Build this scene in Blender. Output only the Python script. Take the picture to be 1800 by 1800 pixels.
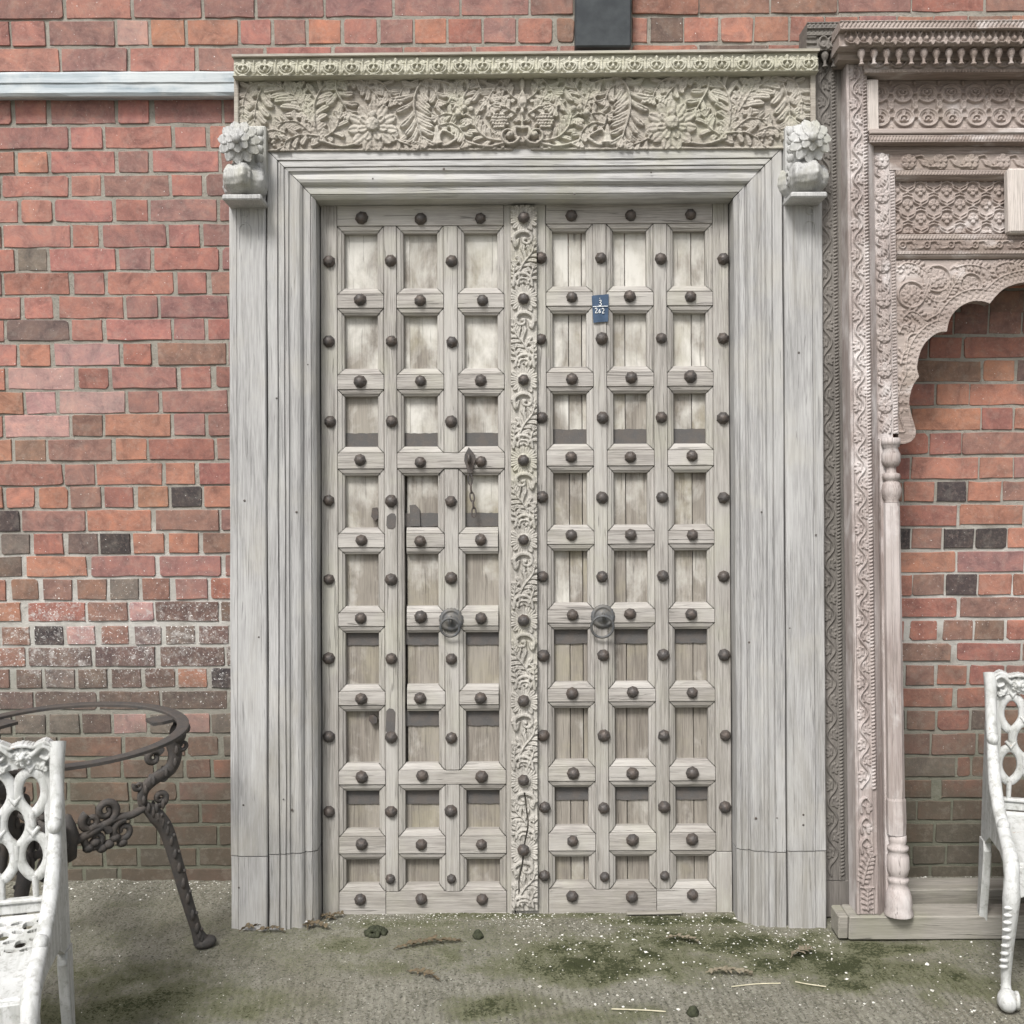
import bpy, math, random
import numpy as np
from mathutils import Matrix, Vector

random.seed(11)
rng = np.random.default_rng(11)
scene = bpy.context.scene
for _o in list(bpy.data.objects):
    bpy.data.objects.remove(_o)

# ------------------------------------------------------------------ camera
F_PX = 1939.0                      # focal length in photo pixels (photo is 1800 wide)
CAM_POS = np.array([0.0, -3.5, 1.52])
PITCH, ROLL = math.radians(-5.0), math.radians(-0.25)
cam_data = bpy.data.cameras.new('camera')
cam_data.sensor_fit = 'HORIZONTAL'
cam_data.sensor_width = 36.0
cam_data.lens = 36.0 * F_PX / 1800.0
cam_data.clip_start, cam_data.clip_end = 0.05, 500.0
camera = bpy.data.objects.new('camera', cam_data)
scene.collection.objects.link(camera)
_R = Matrix.Rotation(math.radians(90) + PITCH, 3, 'X') @ Matrix.Rotation(ROLL, 3, 'Z')
camera.matrix_world = Matrix.Translation(Vector(CAM_POS)) @ _R.to_4x4()
scene.camera = camera
CAM_R = np.array(_R)

# ------------------------------------------------------------------ sky, sun, exposure
SUN_EL, SUN_AZ = math.radians(52), math.radians(-24)     # azimuth measured from -Y (towards camera) to the left
world = bpy.data.worlds.new('World')
scene.world = world
world.use_nodes = True
_nt = world.node_tree
_nt.nodes.clear()
_sky = _nt.nodes.new('ShaderNodeTexSky')
_sky.sky_type = 'NISHITA'
_sky.sun_disc = False
_sky.sun_elevation = SUN_EL
_sky.sun_rotation = math.radians(180) - SUN_AZ
_sky.air_density, _sky.dust_density, _sky.ozone_density = 1.0, 4.0, 1.0
_hs = _nt.nodes.new('ShaderNodeHueSaturation')
_hs.inputs['Saturation'].default_value = 0.33
_bg = _nt.nodes.new('ShaderNodeBackground')
_bg.inputs['Strength'].default_value = 0.075
_wo = _nt.nodes.new('ShaderNodeOutputWorld')
_nt.links.new(_sky.outputs[0], _hs.inputs['Color'])
_nt.links.new(_hs.outputs[0], _bg.inputs['Color'])
_nt.links.new(_bg.outputs[0], _wo.inputs['Surface'])
sun_data = bpy.data.lights.new('sun', 'SUN')
sun_data.energy = 1.5
sun_data.angle = math.radians(16)
sun_data.color = (1.0, 0.98, 0.955)
sun = bpy.data.objects.new('sun', sun_data)
scene.collection.objects.link(sun)
_sd = Vector((math.sin(SUN_AZ) * math.cos(SUN_EL), -math.cos(SUN_AZ) * math.cos(SUN_EL), math.sin(SUN_EL)))
sun.rotation_euler = _sd.to_track_quat('Z', 'Y').to_euler()
sun.location = (-2, -4, 6)
scene.view_settings.view_transform = 'Standard'
scene.view_settings.look = 'None'
scene.view_settings.exposure = 1.25
scene.view_settings.gamma = 1.0
scene.view_settings.use_curve_mapping = False
scene.render.engine = 'CYCLES'

# ------------------------------------------------------------------ pixel -> direction -> point on a real plane
def ray(px, py):
    d = CAM_R @ np.array([(px - 900.0) / F_PX, -(py - 900.0) / F_PX, -1.0])
    return d

def on_wall(px, py, y=0.0):
    d = ray(px, py); t = (y - CAM_POS[1]) / d[1]
    p = CAM_POS + t * d
    return p[0], p[2]

def on_ground(px, py, z=0.0):
    d = ray(px, py); t = (z - CAM_POS[2]) / d[2]
    p = CAM_POS + t * d
    return p[0], p[1]

class Lean:
    """a leaning plane: local x right, local y into the picture, local z up along the lean"""
    def __init__(self, origin, lean_deg, yaw_deg=0.0):
        self.M = (Matrix.Translation(Vector(origin)) @ Matrix.Rotation(math.radians(yaw_deg), 4, 'Z')
                  @ Matrix.Rotation(-math.radians(lean_deg), 4, 'X'))
        self.Mi = np.array(self.M.inverted())
        self.o = (self.Mi @ np.append(CAM_POS, 1))[:3]
    def uv(self, px, py, w=0.0):
        d = self.Mi[:3, :3] @ ray(px, py)
        t = (-w - self.o[1]) / d[1]
        p = self.o + t * d
        return p[0], p[2]

# ------------------------------------------------------------------ scene graph helpers
COL = scene.collection
def tag(o, label=None, cat=None, group=None, kind=None):
    if label: o['label'] = label
    if cat: o['category'] = cat
    if group: o['group'] = group
    if kind: o['kind'] = kind
    return o

def empty(name, M=None, label=None, cat=None, group=None):
    o = bpy.data.objects.new(name, None)
    o.empty_display_size = 0.1
    COL.objects.link(o)
    if M is not None: o.matrix_world = M
    return tag(o, label, cat, group)

def link(name, me, parent=None, M=None):
    o = bpy.data.objects.new(name, me)
    COL.objects.link(o)
    if parent is not None: o.parent = parent
    if M is not None: o.matrix_local = M
    return o

class MB:
    """collects vertices and faces of one mesh"""
    def __init__(self): self.v, self.f, self.s = [], [], []
    def add(self, verts, faces, smooth=False):
        n = len(self.v)
        self.v.extend([tuple(map(float, p)) for p in verts])
        self.f.extend([tuple(i + n for i in f) for f in faces])
        self.s.extend([smooth] * len(faces))
        return self
    def box(self, x0, x1, y0, y1, z0, z1, b=0.0):
        if x1 < x0: x0, x1 = x1, x0
        if y1 < y0: y0, y1 = y1, y0
        if z1 < z0: z0, z1 = z1, z0
        if b <= 0:
            V = [(x, y, z) for x in (x0, x1) for y in (y0, y1) for z in (z0, z1)]
            return self.add(V, [(0, 1, 3, 2), (4, 6, 7, 5), (0, 4, 5, 1), (2, 3, 7, 6), (0, 2, 6, 4), (1, 5, 7, 3)])
        c = np.array([(x0 + x1) / 2, (y0 + y1) / 2, (z0 + z1) / 2]); h = np.array([x1 - x0, y1 - y0, z1 - z0]) / 2
        b = min(b, h.min() * 0.9)
        V, idx = [], {}
        for sx in (-1, 1):
            for sy in (-1, 1):
                for sz in (-1, 1):
                    s = np.array([sx, sy, sz])
                    for a in range(3):
                        e = h - b; e = e.copy(); e[a] = h[a]
                        idx[(sx, sy, sz, a)] = len(V); V.append(c + s * e)
        Fs = []
        for a in range(3):
            o1, o2 = (a + 1) % 3, (a + 2) % 3
            for s in (-1, 1):
                q = []
                for (u, v) in ((-1, -1), (1, -1), (1, 1), (-1, 1)):
                    k = [0, 0, 0]; k[a] = s; k[o1] = u; k[o2] = v
                    q.append(idx[(*k, a)])
                Fs.append(tuple(q) if s > 0 else tuple(q[::-1]))
        for a in range(3):                      # edges along axis a
            o1, o2 = (a + 1) % 3, (a + 2) % 3
            for u in (-1, 1):
                for v in (-1, 1):
                    def k(s, ax):
                        t = [0, 0, 0]; t[a] = s; t[o1] = u; t[o2] = v
                        return idx[(*t, ax)]
                    q = (k(-1, o1), k(1, o1), k(1, o2), k(-1, o2))
                    Fs.append(q if u * v < 0 else q[::-1])
        for sx in (-1, 1):
            for sy in (-1, 1):
                for sz in (-1, 1):
                    q = tuple(idx[(sx, sy, sz, a)] for a in range(3))
                    Fs.append(q if sx * sy * sz > 0 else q[::-1])
        return self.add(V, Fs)
    def loft(self, rings, closed=True, cap=True, smooth=True):
        n = len(rings[0]); V = [p for r in rings for p in r]; Fs = []
        m = n if closed else n - 1
        for i in range(len(rings) - 1):
            for j in range(m):
                a, b2 = i * n + j, i * n + (j + 1) % n
                Fs.append((a, b2, b2 + n, a + n))
        self.add(V, Fs, smooth)
        if cap and closed:
            self.add(rings[0], [tuple(range(n))[::-1]]); self.add(rings[-1], [tuple(range(n))])
        return self
    def tube(self, pts, rad, n=8, cap=True, flat=1.0, up=None):
        P = np.array(pts, float)
        if np.isscalar(rad): rad = [rad] * len(P)
        T = np.gradient(P, axis=0); T /= np.linalg.norm(T, axis=1)[:, None] + 1e-12
        u = np.array(up if up is not None else ((0, 0, 1) if abs(T[0][2]) < 0.9 else (1, 0, 0)), float)
        rings = []
        for i in range(len(P)):
            u = u - T[i] * u.dot(T[i]); u /= np.linalg.norm(u) + 1e-12
            v = np.cross(T[i], u)
            rings.append([P[i] + rad[i] * (math.cos(a) * u * flat + math.sin(a) * v)
                          for a in np.linspace(0, 2 * math.pi, n, endpoint=False)])
        return self.loft(rings, True, cap, n > 6)
    def lathe(self, prof, n=16, c=(0, 0, 0), axis='z', smooth=True, ph=0.0):
        rings = []
        for r, z in prof:
            ring = []
            for a in np.linspace(0, 2 * math.pi, n, endpoint=False) + ph:
                x, y = r * math.cos(a), r * math.sin(a)
                ring.append({'z': (c[0] + x, c[1] + y, c[2] + z), 'y': (c[0] + x, c[1] - z, c[2] + y)}[axis])
            rings.append(ring)
        return self.loft(rings, True, True, smooth)
    def prism(self, poly, y0, y1, ch=0.0, smooth=False):
        """poly in (x,z), front face at y0 (towards the camera), back at y1"""
        P = np.array(poly, float); n = len(P)
        if ch > 0:
            d = np.roll(P, -1, 0) - np.roll(P, 1, 0); nn = np.stack([d[:, 1], -d[:, 0]], 1)
            nn /= np.linalg.norm(nn, axis=1)[:, None] + 1e-9
            area = 0.5 * np.sum(P[:, 0] * np.roll(P[:, 1], -1) - np.roll(P[:, 0], -1) * P[:, 1])
            if area < 0: nn = -nn
            Q = P - nn * ch
            rings = [[(x, y0, z) for x, z in Q], [(x, y0 + ch, z) for x, z in P], [(x, y1, z) for x, z in P]]
        else:
            rings = [[(x, y0, z) for x, z in P], [(x, y1, z) for x, z in P]]
        return self.loft(rings, True, True, smooth)
    def blob(self, c, r, n=8, m=5, rot=None):
        """ellipsoid"""
        V, Fs = [], []
        for i in range(m + 1):
            th = math.pi * i / m
            for j in range(n):
                ph = 2 * math.pi * j / n
                p = np.array([math.sin(th) * math.cos(ph) * r[0], math.sin(th) * math.sin(ph) * r[1], math.cos(th) * r[2]])
                if rot is not None: p = rot @ p
                V.append(p + np.array(c))
        for i in range(m):
            for j in range(n):
                a, b = i * n + j, i * n + (j + 1) % n
                Fs.append((a, a + n, b + n, b))
        return self.add(V, Fs, True)
    def mesh(self, name):
        me = bpy.data.meshes.new(name)
        me.from_pydata(self.v, [], self.f)
        me.polygons.foreach_set('use_smooth', self.s)
        me.update()
        return me
    def build(self, name, mat, parent=None, M=None, fix=True):
        me = self.mesh(name)
        if fix:
            import bmesh
            bm = bmesh.new(); bm.from_mesh(me); bmesh.ops.recalc_face_normals(bm, faces=bm.faces); bm.to_mesh(me); bm.free()
        me.materials.append(mat)
        return link(name, me, parent, M)

def grid_mesh(name, P, smooth=True, flip=False):
    """P: (rows, cols, 3) array of vertex positions"""
    r, c = P.shape[:2]
    me = bpy.data.meshes.new(name)
    me.vertices.add(r * c)
    me.vertices.foreach_set('co', P.reshape(-1, 3).astype(np.float32).ravel())
    i = np.arange(r * c).reshape(r, c)
    a, b, cc, d = i[:-1, :-1], i[:-1, 1:], i[1:, 1:], i[1:, :-1]
    q = np.stack([a, b, cc, d] if flip else [a, d, cc, b], -1).reshape(-1, 4)
    n = len(q)
    me.loops.add(n * 4); me.loops.foreach_set('vertex_index', q.ravel().astype(np.int32))
    me.polygons.add(n)
    me.polygons.foreach_set('loop_start', (np.arange(n) * 4).astype(np.int32))
    me.polygons.foreach_set('loop_total', np.full(n, 4, np.int32))
    me.polygons.foreach_set('use_smooth', np.full(n, smooth))
    me.update(calc_edges=True)
    return me

def vnoise(X, Y, scale, seed=0, octaves=3):
    """value noise on arrays"""
    r = np.random.default_rng(seed); out = np.zeros_like(X, float); amp, tot = 1.0, 0.0
    T = r.random((256, 256))
    for o in range(octaves):
        x, y = X * scale + 37.1 * o, Y * scale + 11.7 * o
        xi, yi = np.floor(x).astype(int), np.floor(y).astype(int)
        fx, fy = x - xi, y - yi
        fx, fy = fx * fx * (3 - 2 * fx), fy * fy * (3 - 2 * fy)
        g = lambda a, b: T[a & 255, b & 255]
        out += amp * ((g(xi, yi) * (1 - fx) + g(xi + 1, yi) * fx) * (1 - fy) + (g(xi, yi + 1) * (1 - fx) + g(xi + 1, yi + 1) * fx) * fy)
        tot += amp; amp *= 0.5; scale *= 2.03
    return out / tot

# ------------------------------------------------------------------ material helpers
class NT:
    def __init__(self, name):
        self.m = bpy.data.materials.new(name); self.m.use_nodes = True
        self.t = self.m.node_tree; self.t.nodes.clear()
        self.out = self.n('ShaderNodeOutputMaterial'); self.b = self.n('ShaderNodeBsdfPrincipled')
        self.l(self.b.outputs[0], self.out.inputs['Surface'])
    def n(self, kind, **kw):
        x = self.t.nodes.new(kind)
        for k, v in kw.items(): setattr(x, k, v)
        return x
    def l(self, a, b): self.t.links.new(a, b)
    def put(self, sock, v):
        if isinstance(v, bpy.types.NodeSocket): self.l(v, sock)
        elif isinstance(v, (tuple, list)) and len(v) == 3 and sock.type == 'RGBA': sock.default_value = (*v, 1)
        else: sock.default_value = v
    def coords(self, kind='Object', scale=(1, 1, 1), rand=0.0):
        tc = self.n('ShaderNodeTexCoord'); o = tc.outputs[kind]
        if rand:
            oi = self.n('ShaderNodeObjectInfo'); ml = self.n('ShaderNodeMath', operation='MULTIPLY')
            self.l(oi.outputs['Random'], ml.inputs[0]); ml.inputs[1].default_value = rand
            va = self.n('ShaderNodeVectorMath', operation='ADD'); self.l(o, va.inputs[0]); self.l(ml.outputs[0], va.inputs[1]); o = va.outputs[0]
        mp = self.n('ShaderNodeMapping'); mp.inputs['Scale'].default_value = scale
        self.l(o, mp.inputs['Vector']); return mp.outputs[0]
    def noise(self, vec, scale=5, detail=4, rough=0.55, dist=0.0):
        x = self.n('ShaderNodeTexNoise'); self.l(vec, x.inputs['Vector'])
        x.inputs['Scale'].default_value = scale; x.inputs['Detail'].default_value = detail
        x.inputs['Roughness'].default_value = rough; x.inputs['Distortion'].default_value = dist
        return x.outputs['Fac']
    def ramp(self, fac, *stops, ease='LINEAR'):
        x = self.n('ShaderNodeValToRGB'); x.color_ramp.interpolation = ease
        e = x.color_ramp.elements
        while len(e) < len(stops): e.new(0.5)
        for s, (p, c) in zip(e, stops):
            s.position = p; s.color = (c, c, c, 1) if np.isscalar(c) else (*c, 1)
        self.put(x.inputs[0], fac); return x.outputs[0]
    def mix(self, fac, a, b, mode='MIX'):
        x = self.n('ShaderNodeMix', data_type='RGBA', blend_type=mode)
        self.put(x.inputs[0], fac); self.put(x.inputs[6], a); self.put(x.inputs[7], b)
        return x.outputs[2]
    def math(self, op, a, b=0.0, clamp=False):
        x = self.n('ShaderNodeMath', operation=op, use_clamp=clamp); self.put(x.inputs[0], a); self.put(x.inputs[1], b)
        return x.outputs[0]
    def sep(self, vec, i):
        x = self.n('ShaderNodeSeparateXYZ'); self.l(vec, x.inputs[0]); return x.outputs[i]
    def bump(self, h, strength=0.4, dist=0.002, prev=None):
        x = self.n('ShaderNodeBump'); x.inputs['Strength'].default_value = strength; x.inputs['Distance'].default_value = dist
        self.put(x.inputs['Height'], h)
        if prev is not None: self.l(prev, x.inputs['Normal'])
        return x.outputs[0]
    def done(self, color, rough=0.85, normal=None, metal=0.0, spec=0.3):
        self.put(self.b.inputs['Base Color'], color); self.put(self.b.inputs['Roughness'], rough)
        self.b.inputs['Metallic'].default_value = metal
        self.b.inputs['Specular IOR Level'].default_value = spec
        if normal is not None: self.l(normal, self.b.inputs['Normal'])
        return self.m

def wood(name, lo, hi, grain='z', patch=None, patch_amt=0.5, paint=None, paint_lo=0.55, paint_soft=0.13, tint=(0.45, 0.42, 0.30), tint_amt=0.25,
         bump=0.5, pale_z=None, crack=0.45, grime=0.0):
    """weathered timber: long grain, fine cracks, tone patches, optional remains of pale paint"""
    k = NT(name)
    sc = {'z': (1, 1, 0.035), 'x': (0.035, 1, 1)}[grain]
    sp = {'z': (1, 1, 0.22), 'x': (0.22, 1, 1)}[grain]
    v = k.coords('Object', sc, rand=9.0); vp = k.coords('Object', sp, rand=5.0); v0 = k.coords('Object', (1, 1, 1), rand=3.0)
    g1 = k.noise(v, 55, 6, 0.65, 0.4); g2 = k.noise(v, 330, 4, 0.65)
    c = k.mix(k.ramp(g1, (0.25, 0), (0.75, 1)), lo, hi)
    c = k.mix(k.math('MULTIPLY', k.ramp(g2, (0.38, 1), (0.58, 0)), 0.6), c, tuple(x * 0.55 for x in lo))
    big = k.noise(vp, 7, 5, 0.6, 0.3)
    if patch is not None:
        c = k.mix(k.math('MULTIPLY', k.ramp(big, (0.45, 0), (0.62, 1)), patch_amt), c, patch)
    c = k.mix(k.math('MULTIPLY', k.ramp(k.noise(v0, 4.5, 5, 0.65), (0.5, 0), (0.68, 1)), tint_amt), c, tint)
    if paint is not None:
        pn = k.noise(k.coords('Object', {'z': (1, 1, 0.6), 'x': (0.6, 1, 1)}[grain], rand=5.0), 11, 8, 0.62, 0.25)
        if pale_z is not None:  # pale tone grows stronger towards the top, weaker below
            z = k.sep(k.coords('Object'), 2)
            mr = k.n('ShaderNodeMapRange'); k.l(z, mr.inputs[0])
            mr.inputs[1].default_value, mr.inputs[2].default_value = pale_z
            mr.inputs[3].default_value, mr.inputs[4].default_value = -0.16, 0.09
            pn = k.math('ADD', pn, mr.outputs[0])
        c = k.mix(k.ramp(pn, (paint_lo - .05, 0), (paint_lo + paint_soft, 0.85)), c, paint)
    cr = k.ramp(k.noise(v, 150, 2, 0.5, 1.0), (0.28, 1), (0.34, 0))
    c = k.mix(k.math('MULTIPLY', cr, crack), c, tuple(x * 0.28 for x in lo))
    if grime:                                   # rain-splash dirt and old stains low on the timber
        z = k.sep(k.coords('Object'), 2)
        gm = k.math('ADD', k.noise(vp, 9, 7, 0.7, 0.5), k.math('MULTIPLY', z, -0.16))
        c = k.mix(k.math('MULTIPLY', k.ramp(gm, (0.36, 0), (0.62, 1)), grime), c, (.20, .185, .15))
        sv = k.ramp(k.noise(v, 26, 3, 0.6, 0.8), (0.60, 0), (0.72, 1))
        c = k.mix(k.math('MULTIPLY', sv, grime * 0.8), c, (.17, .155, .13))
    h = k.math('SUBTRACT', k.math('ADD', g1, k.math('MULTIPLY', g2, 0.5)), k.math('MULTIPLY', cr, 0.9))
    nb = k.bump(h, bump, 0.0022)
    return k.done(c, 0.88, nb, spec=0.2)
# ================================================================== materials of the setting
def brick_material():
    k = NT('brick'); v = k.coords('Object')
    at = k.n('ShaderNodeAttribute', attribute_name='bcol'); base = at.outputs['Color']; eff = at.outputs['Alpha']
    n1 = k.noise(v, 15, 7, 0.72, 0.6); n2 = k.noise(v, 80, 6, 0.75); n3 = k.noise(v, 260, 3, 0.6)
    c = k.mix(1.0, base, k.ramp(n1, (0.32, (0.58, 0.60, 0.64)), (0.5, (.98, .98, .98)), (0.68, (1.32, 1.22, 1.12))), 'MULTIPLY')
    c = k.mix(k.math('MULTIPLY', k.ramp(n2, (0.52, 0), (0.66, 1)), 0.35), c, k.mix(0.5, base, (0.5, 0.36, 0.3)))
    c = k.mix(k.math('MULTIPLY', k.ramp(n2, (0.3, 1), (0.4, 0)), 0.45), c, (0.07, 0.05, 0.045))
    # salts: broken white bloom, where the brick carries it
    zz = k.math('MULTIPLY', k.math('SUBTRACT', k.sep(v, 2), 0.80), 4.2)
    band = k.math('POWER', 2.718, k.math('MULTIPLY', k.math('MULTIPLY', zz, zz), -1.0))
    mrx = k.n('ShaderNodeMapRange'); k.l(k.sep(v, 0), mrx.inputs[0]); mrx.inputs[1].default_value, mrx.inputs[2].default_value = -1.3, 1.4
    mrx.inputs[3].default_value, mrx.inputs[4].default_value = 0.27, 0.12
    fld = k.math('MULTIPLY', k.math('MULTIPLY', band, mrx.outputs[0]), k.math('ADD', k.noise(v, 3.5, 3, 0.5), 0.5))
    eff = k.math('ADD', k.math('MULTIPLY', eff, 0.26), k.math('MULTIPLY', fld, 1.75))
    s = k.math('ADD', k.noise(v, 42, 7, 0.78, 0.4), k.math('MULTIPLY', eff, 0.36))
    c = k.mix(k.ramp(s, (0.715, 0), (0.86, 0.75)), c, (0.50, 0.485, 0.46))
    sp = k.math('ADD', k.noise(v, 150, 3, 0.6), k.math('MULTIPLY', eff, 0.13))
    c = k.mix(k.ramp(sp, (0.70, 0), (0.735, 1)), c, (0.78, 0.77, 0.74))
    # darker, browner tone towards the ground
    z = k.sep(v, 2)
    al = k.math('ADD', k.math('MULTIPLY', z, -1.15), k.math('ADD', k.noise(v, 6, 7, 0.7), 0.48))
    c = k.mix(k.ramp(al, (0.10, 0), (0.75, 0.85)), c, (0.088, 0.080, 0.060))
    c = k.mix(k.math('MULTIPLY', k.ramp(k.noise(v, 24, 6, .75), (.5, 0), (.62, 1)), .3), c, k.mix(.5, c, (.36, .33, .28)))
    nb = k.bump(n2, 0.5, 0.003, k.bump(n1, 0.4, 0.006)); nb = k.bump(n3, 0.3, 0.001, nb)
    return k.done(c, 0.9, nb, spec=0.2)
M_BRICK = brick_material()

def mortar_material():
    k = NT('mortar'); v = k.coords('Object')
    n1 = k.noise(v, 9, 5, 0.6); n2 = k.noise(v, 120, 5, 0.7); z = k.sep(v, 2)
    c = k.mix(k.ramp(n1, (0.3, 0), (0.7, 1)), (0.225, 0.208, 0.178), (0.335, 0.315, 0.275))
    c = k.mix(k.math('MULTIPLY', k.ramp(n2, (0.3, 1), (0.45, 0)), 0.7), c, (0.12, 0.11, 0.09))
    zz = k.math('MULTIPLY', k.math('SUBTRACT', z, 0.88), 3.6)
    band = k.math('MULTIPLY', k.math('POWER', 2.718, k.math('MULTIPLY', k.math('MULTIPLY', zz, zz), -1.0)), k.ramp(n1, (.3, .3), (.6, 1)))
    c = k.mix(k.math('MULTIPLY', band, .6), c, (.62, .61, .58))
    al = k.math('ADD', k.math('MULTIPLY', z, -1.0), k.math('ADD', n1, 0.42))
    c = k.mix(k.ramp(al, (0.10, 0), (0.7, 0.85)), c, (0.125, 0.13, 0.095))
    return k.done(c, 0.95, k.bump(n2, 0.8, 0.004), spec=0.1)
M_MORTAR = mortar_material()

def concrete_material():
    k = NT('concrete'); v = k.coords('Object')
    vs = k.coords('Object', (1, 0.42, 1))
    at = k.n('ShaderNodeAttribute', attribute_name='moss'); moss = at.outputs['Fac']
    n1 = k.noise(v, 6, 6, 0.65, 0.3); n2 = k.noise(v, 95, 6, 0.78); n3 = k.noise(v, 320, 2, 0.5); st = k.noise(vs, 48, 4, 0.6, 0.4)
    pit = k.noise(v, 130, 4, 0.75); big = k.noise(v, 2.3, 5, 0.6)
    c = k.mix(k.ramp(n1, (0.3, 0), (0.7, 1)), (0.160, 0.154, 0.126), (0.265, 0.255, 0.210))
    c = k.mix(k.math('MULTIPLY', k.ramp(big, (0.42, 0), (0.6, 1)), 0.45), c, (0.17, 0.155, 0.115))
    c = k.mix(k.math('MULTIPLY', k.ramp(st, (0.40, 1), (0.52, 0)), 0.5), c, (0.10, 0.097, 0.072))
    c = k.mix(k.math('MULTIPLY', k.ramp(n2, (0.53, 0), (0.58, 1)), 0.7), c, (0.335, 0.325, 0.275))
    c = k.mix(k.math('MULTIPLY', k.ramp(pit, (0.40, 1), (0.44, 0)), 0.85), c, (0.045, 0.043, 0.033))
    ms = k.math('ADD', moss, k.math('MULTIPLY', k.math('SUBTRACT', n2, 0.5), 1.3))
    c = k.mix(k.ramp(ms, (0.20, 0), (0.48, 0.75)), c, (0.118, 0.122, 0.066))
    c = k.mix(k.ramp(k.math('ADD', ms, k.math('MULTIPLY', k.math('SUBTRACT', pit, 0.5), 1.2)), (0.55, 0), (0.70, 0.92)), c, (0.036, 0.041, 0.019))
    nb = k.bump(k.math('ADD', n2, st), 0.7, 0.007); nb = k.bump(pit, 0.7, 0.004, nb); nb = k.bump(n3, 0.5, 0.002, nb)
    return k.done(c, 0.95, nb, spec=0.1)
M_CONC = concrete_material()

# ================================================================== ground: one sheet, finely shaped where it is seen
def make_ground():
    x0, x1, y0, y1, st = -1.75, 1.75, -1.45, 0.03, 0.0046
    xs = np.arange(x0, x1 + st / 2, st); ys = np.arange(y0, y1 + st / 2, st)
    X, Y = np.meshgrid(xs, ys)
    Z = (vnoise(X, Y, 2.2, 3, 4) - 0.5) * 0.012 + (vnoise(X, Y, 40, 5, 3) - 0.5) * 0.004
    Xs = X + 0.10 * Y                                       # tamped ridges running towards the camera
    rid = np.sin(Xs * 2 * math.pi / 0.021 + 2.5 * vnoise(X, Y, 6, 9, 2))
    amp = np.clip((-Y - 0.52) * 4, 0, 1) * (0.35 + 0.65 * vnoise(X, Y, 5, 10, 2))
    br = vnoise(X, Y * 2.2, 55, 12, 2)
    Z += rid * 0.0024 * amp + (br - 0.5) * 0.005 * amp
    # moss: where the photograph shows it
    m = np.zeros_like(X)
    def patch(px, py, rx, ry, a):
        cx, cy = on_ground(px, py)
        nonlocal m
        d = np.sqrt(((X - cx) / rx) ** 2 + ((Y - cy) / ry) ** 2) + (vnoise(X, Y, 9, int(px) % 97, 4) - 0.5) * 1.3
        m = np.maximum(m, a * np.clip(1.35 - d, 0, 1))
    for p in [(1050, 1690, .42, .17, .95), (1250, 1660, .36, .11, .95), (1450, 1690, .25, .14, .95), (1600, 1720, .32, .12, .8),
              (700, 1625, .28, .06, .62), (640, 1660, .22, .08, .6), (250, 1720, .30, .14, .62), (330, 1770, .30, .10, .75), (180, 1780, .25, .09, .8),
              (870, 1770, .22, .08, .8), (640, 1700, .3, .10, .5), (1150, 1620, .32, .05, .9), (220, 1590, .25, .06, .35), (900, 1610, .5, .03, .75),
              (1000, 1790, .3, .08, .6), (480, 1760, .2, .1, .5), (1350, 1610, .2, .05, .8), (1560, 1670, .3, .05, .9), (1760, 1740, .3, .1, .6)]:
        patch(*p)
    m = np.maximum(m, 0.38 * np.clip(1.1 - np.abs(Y + .42) / .45, 0, 1) * (0.5 + vnoise(X, Y, 3, 41, 3)))
    m *= 0.35 + 0.75 * vnoise(X, Y, 16, 21, 4)
    Z += np.clip(m - 0.3, 0, 1) * 0.010 * vnoise(X, Y, 60, 23, 3)
    edge = np.minimum.reduce([(X - x0) / 0.1, (x1 - X) / 0.1, (Y - y0) / 0.1, np.full_like(X, 1)]); edge = np.clip(edge, 0, 1)
    Z *= edge
    Z += 0.02 * np.exp(-((Y) / 0.05) ** 2) * vnoise(X, Y, 12, 25, 2)         # dirt gathered at the foot of the wall
    me = grid_mesh('ground', np.stack([X, Y, Z], -1), True, flip=True)
    nin = len(me.vertices)
    # frame of big quads out to the horizon
    import bmesh
    bm = bmesh.new(); bm.from_mesh(me)
    B = 120.0
    gx = [-B, x0, x1, B]; gy = [-B, y0, y1, 3.0]
    for i in range(3):
        for j in range(3):
            if i == 1 and j == 1: continue
            f = bm.faces.new([bm.verts.new((gx[a], gy[b], 0)) for a, b in ((i, j), (i + 1, j), (i + 1, j + 1), (i, j + 1))])
    bm.to_mesh(me); bm.free()
    at = me.attributes.new('moss', 'FLOAT', 'POINT')
    val = np.full(len(me.vertices), 0.14, np.float32); val[:nin] = m.ravel()
    at.data.foreach_set('value', val)
    me.materials.append(M_CONC)
    o = link('ground', me); tag(o, 'weathered tamped concrete yard with green moss and algae', kind='structure')
    def hz(x, y):
        i = int(round((y - y0) / st)); j = int(round((x - x0) / st))
        if 0 <= i < Z.shape[0] and 0 <= j < Z.shape[1]: return float(Z[i, j])
        return 0.0
    return o, hz, m, X, Y
ground, ground_z, MOSS, GX, GY = make_ground()

# ================================================================== brick wall
PAL = {'p': (.335, .160, .133), 'o': (.355, .175, .122), 'r': (.265, .122, .097), 'm': (.235, .135, .120), 'b': (.195, .125, .098),
       'k': (.05, .047, .047), 'g': (.17, .140, .122), 'w': (.40, .255, .235), 'd': (.135, .098, .085)}
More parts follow.
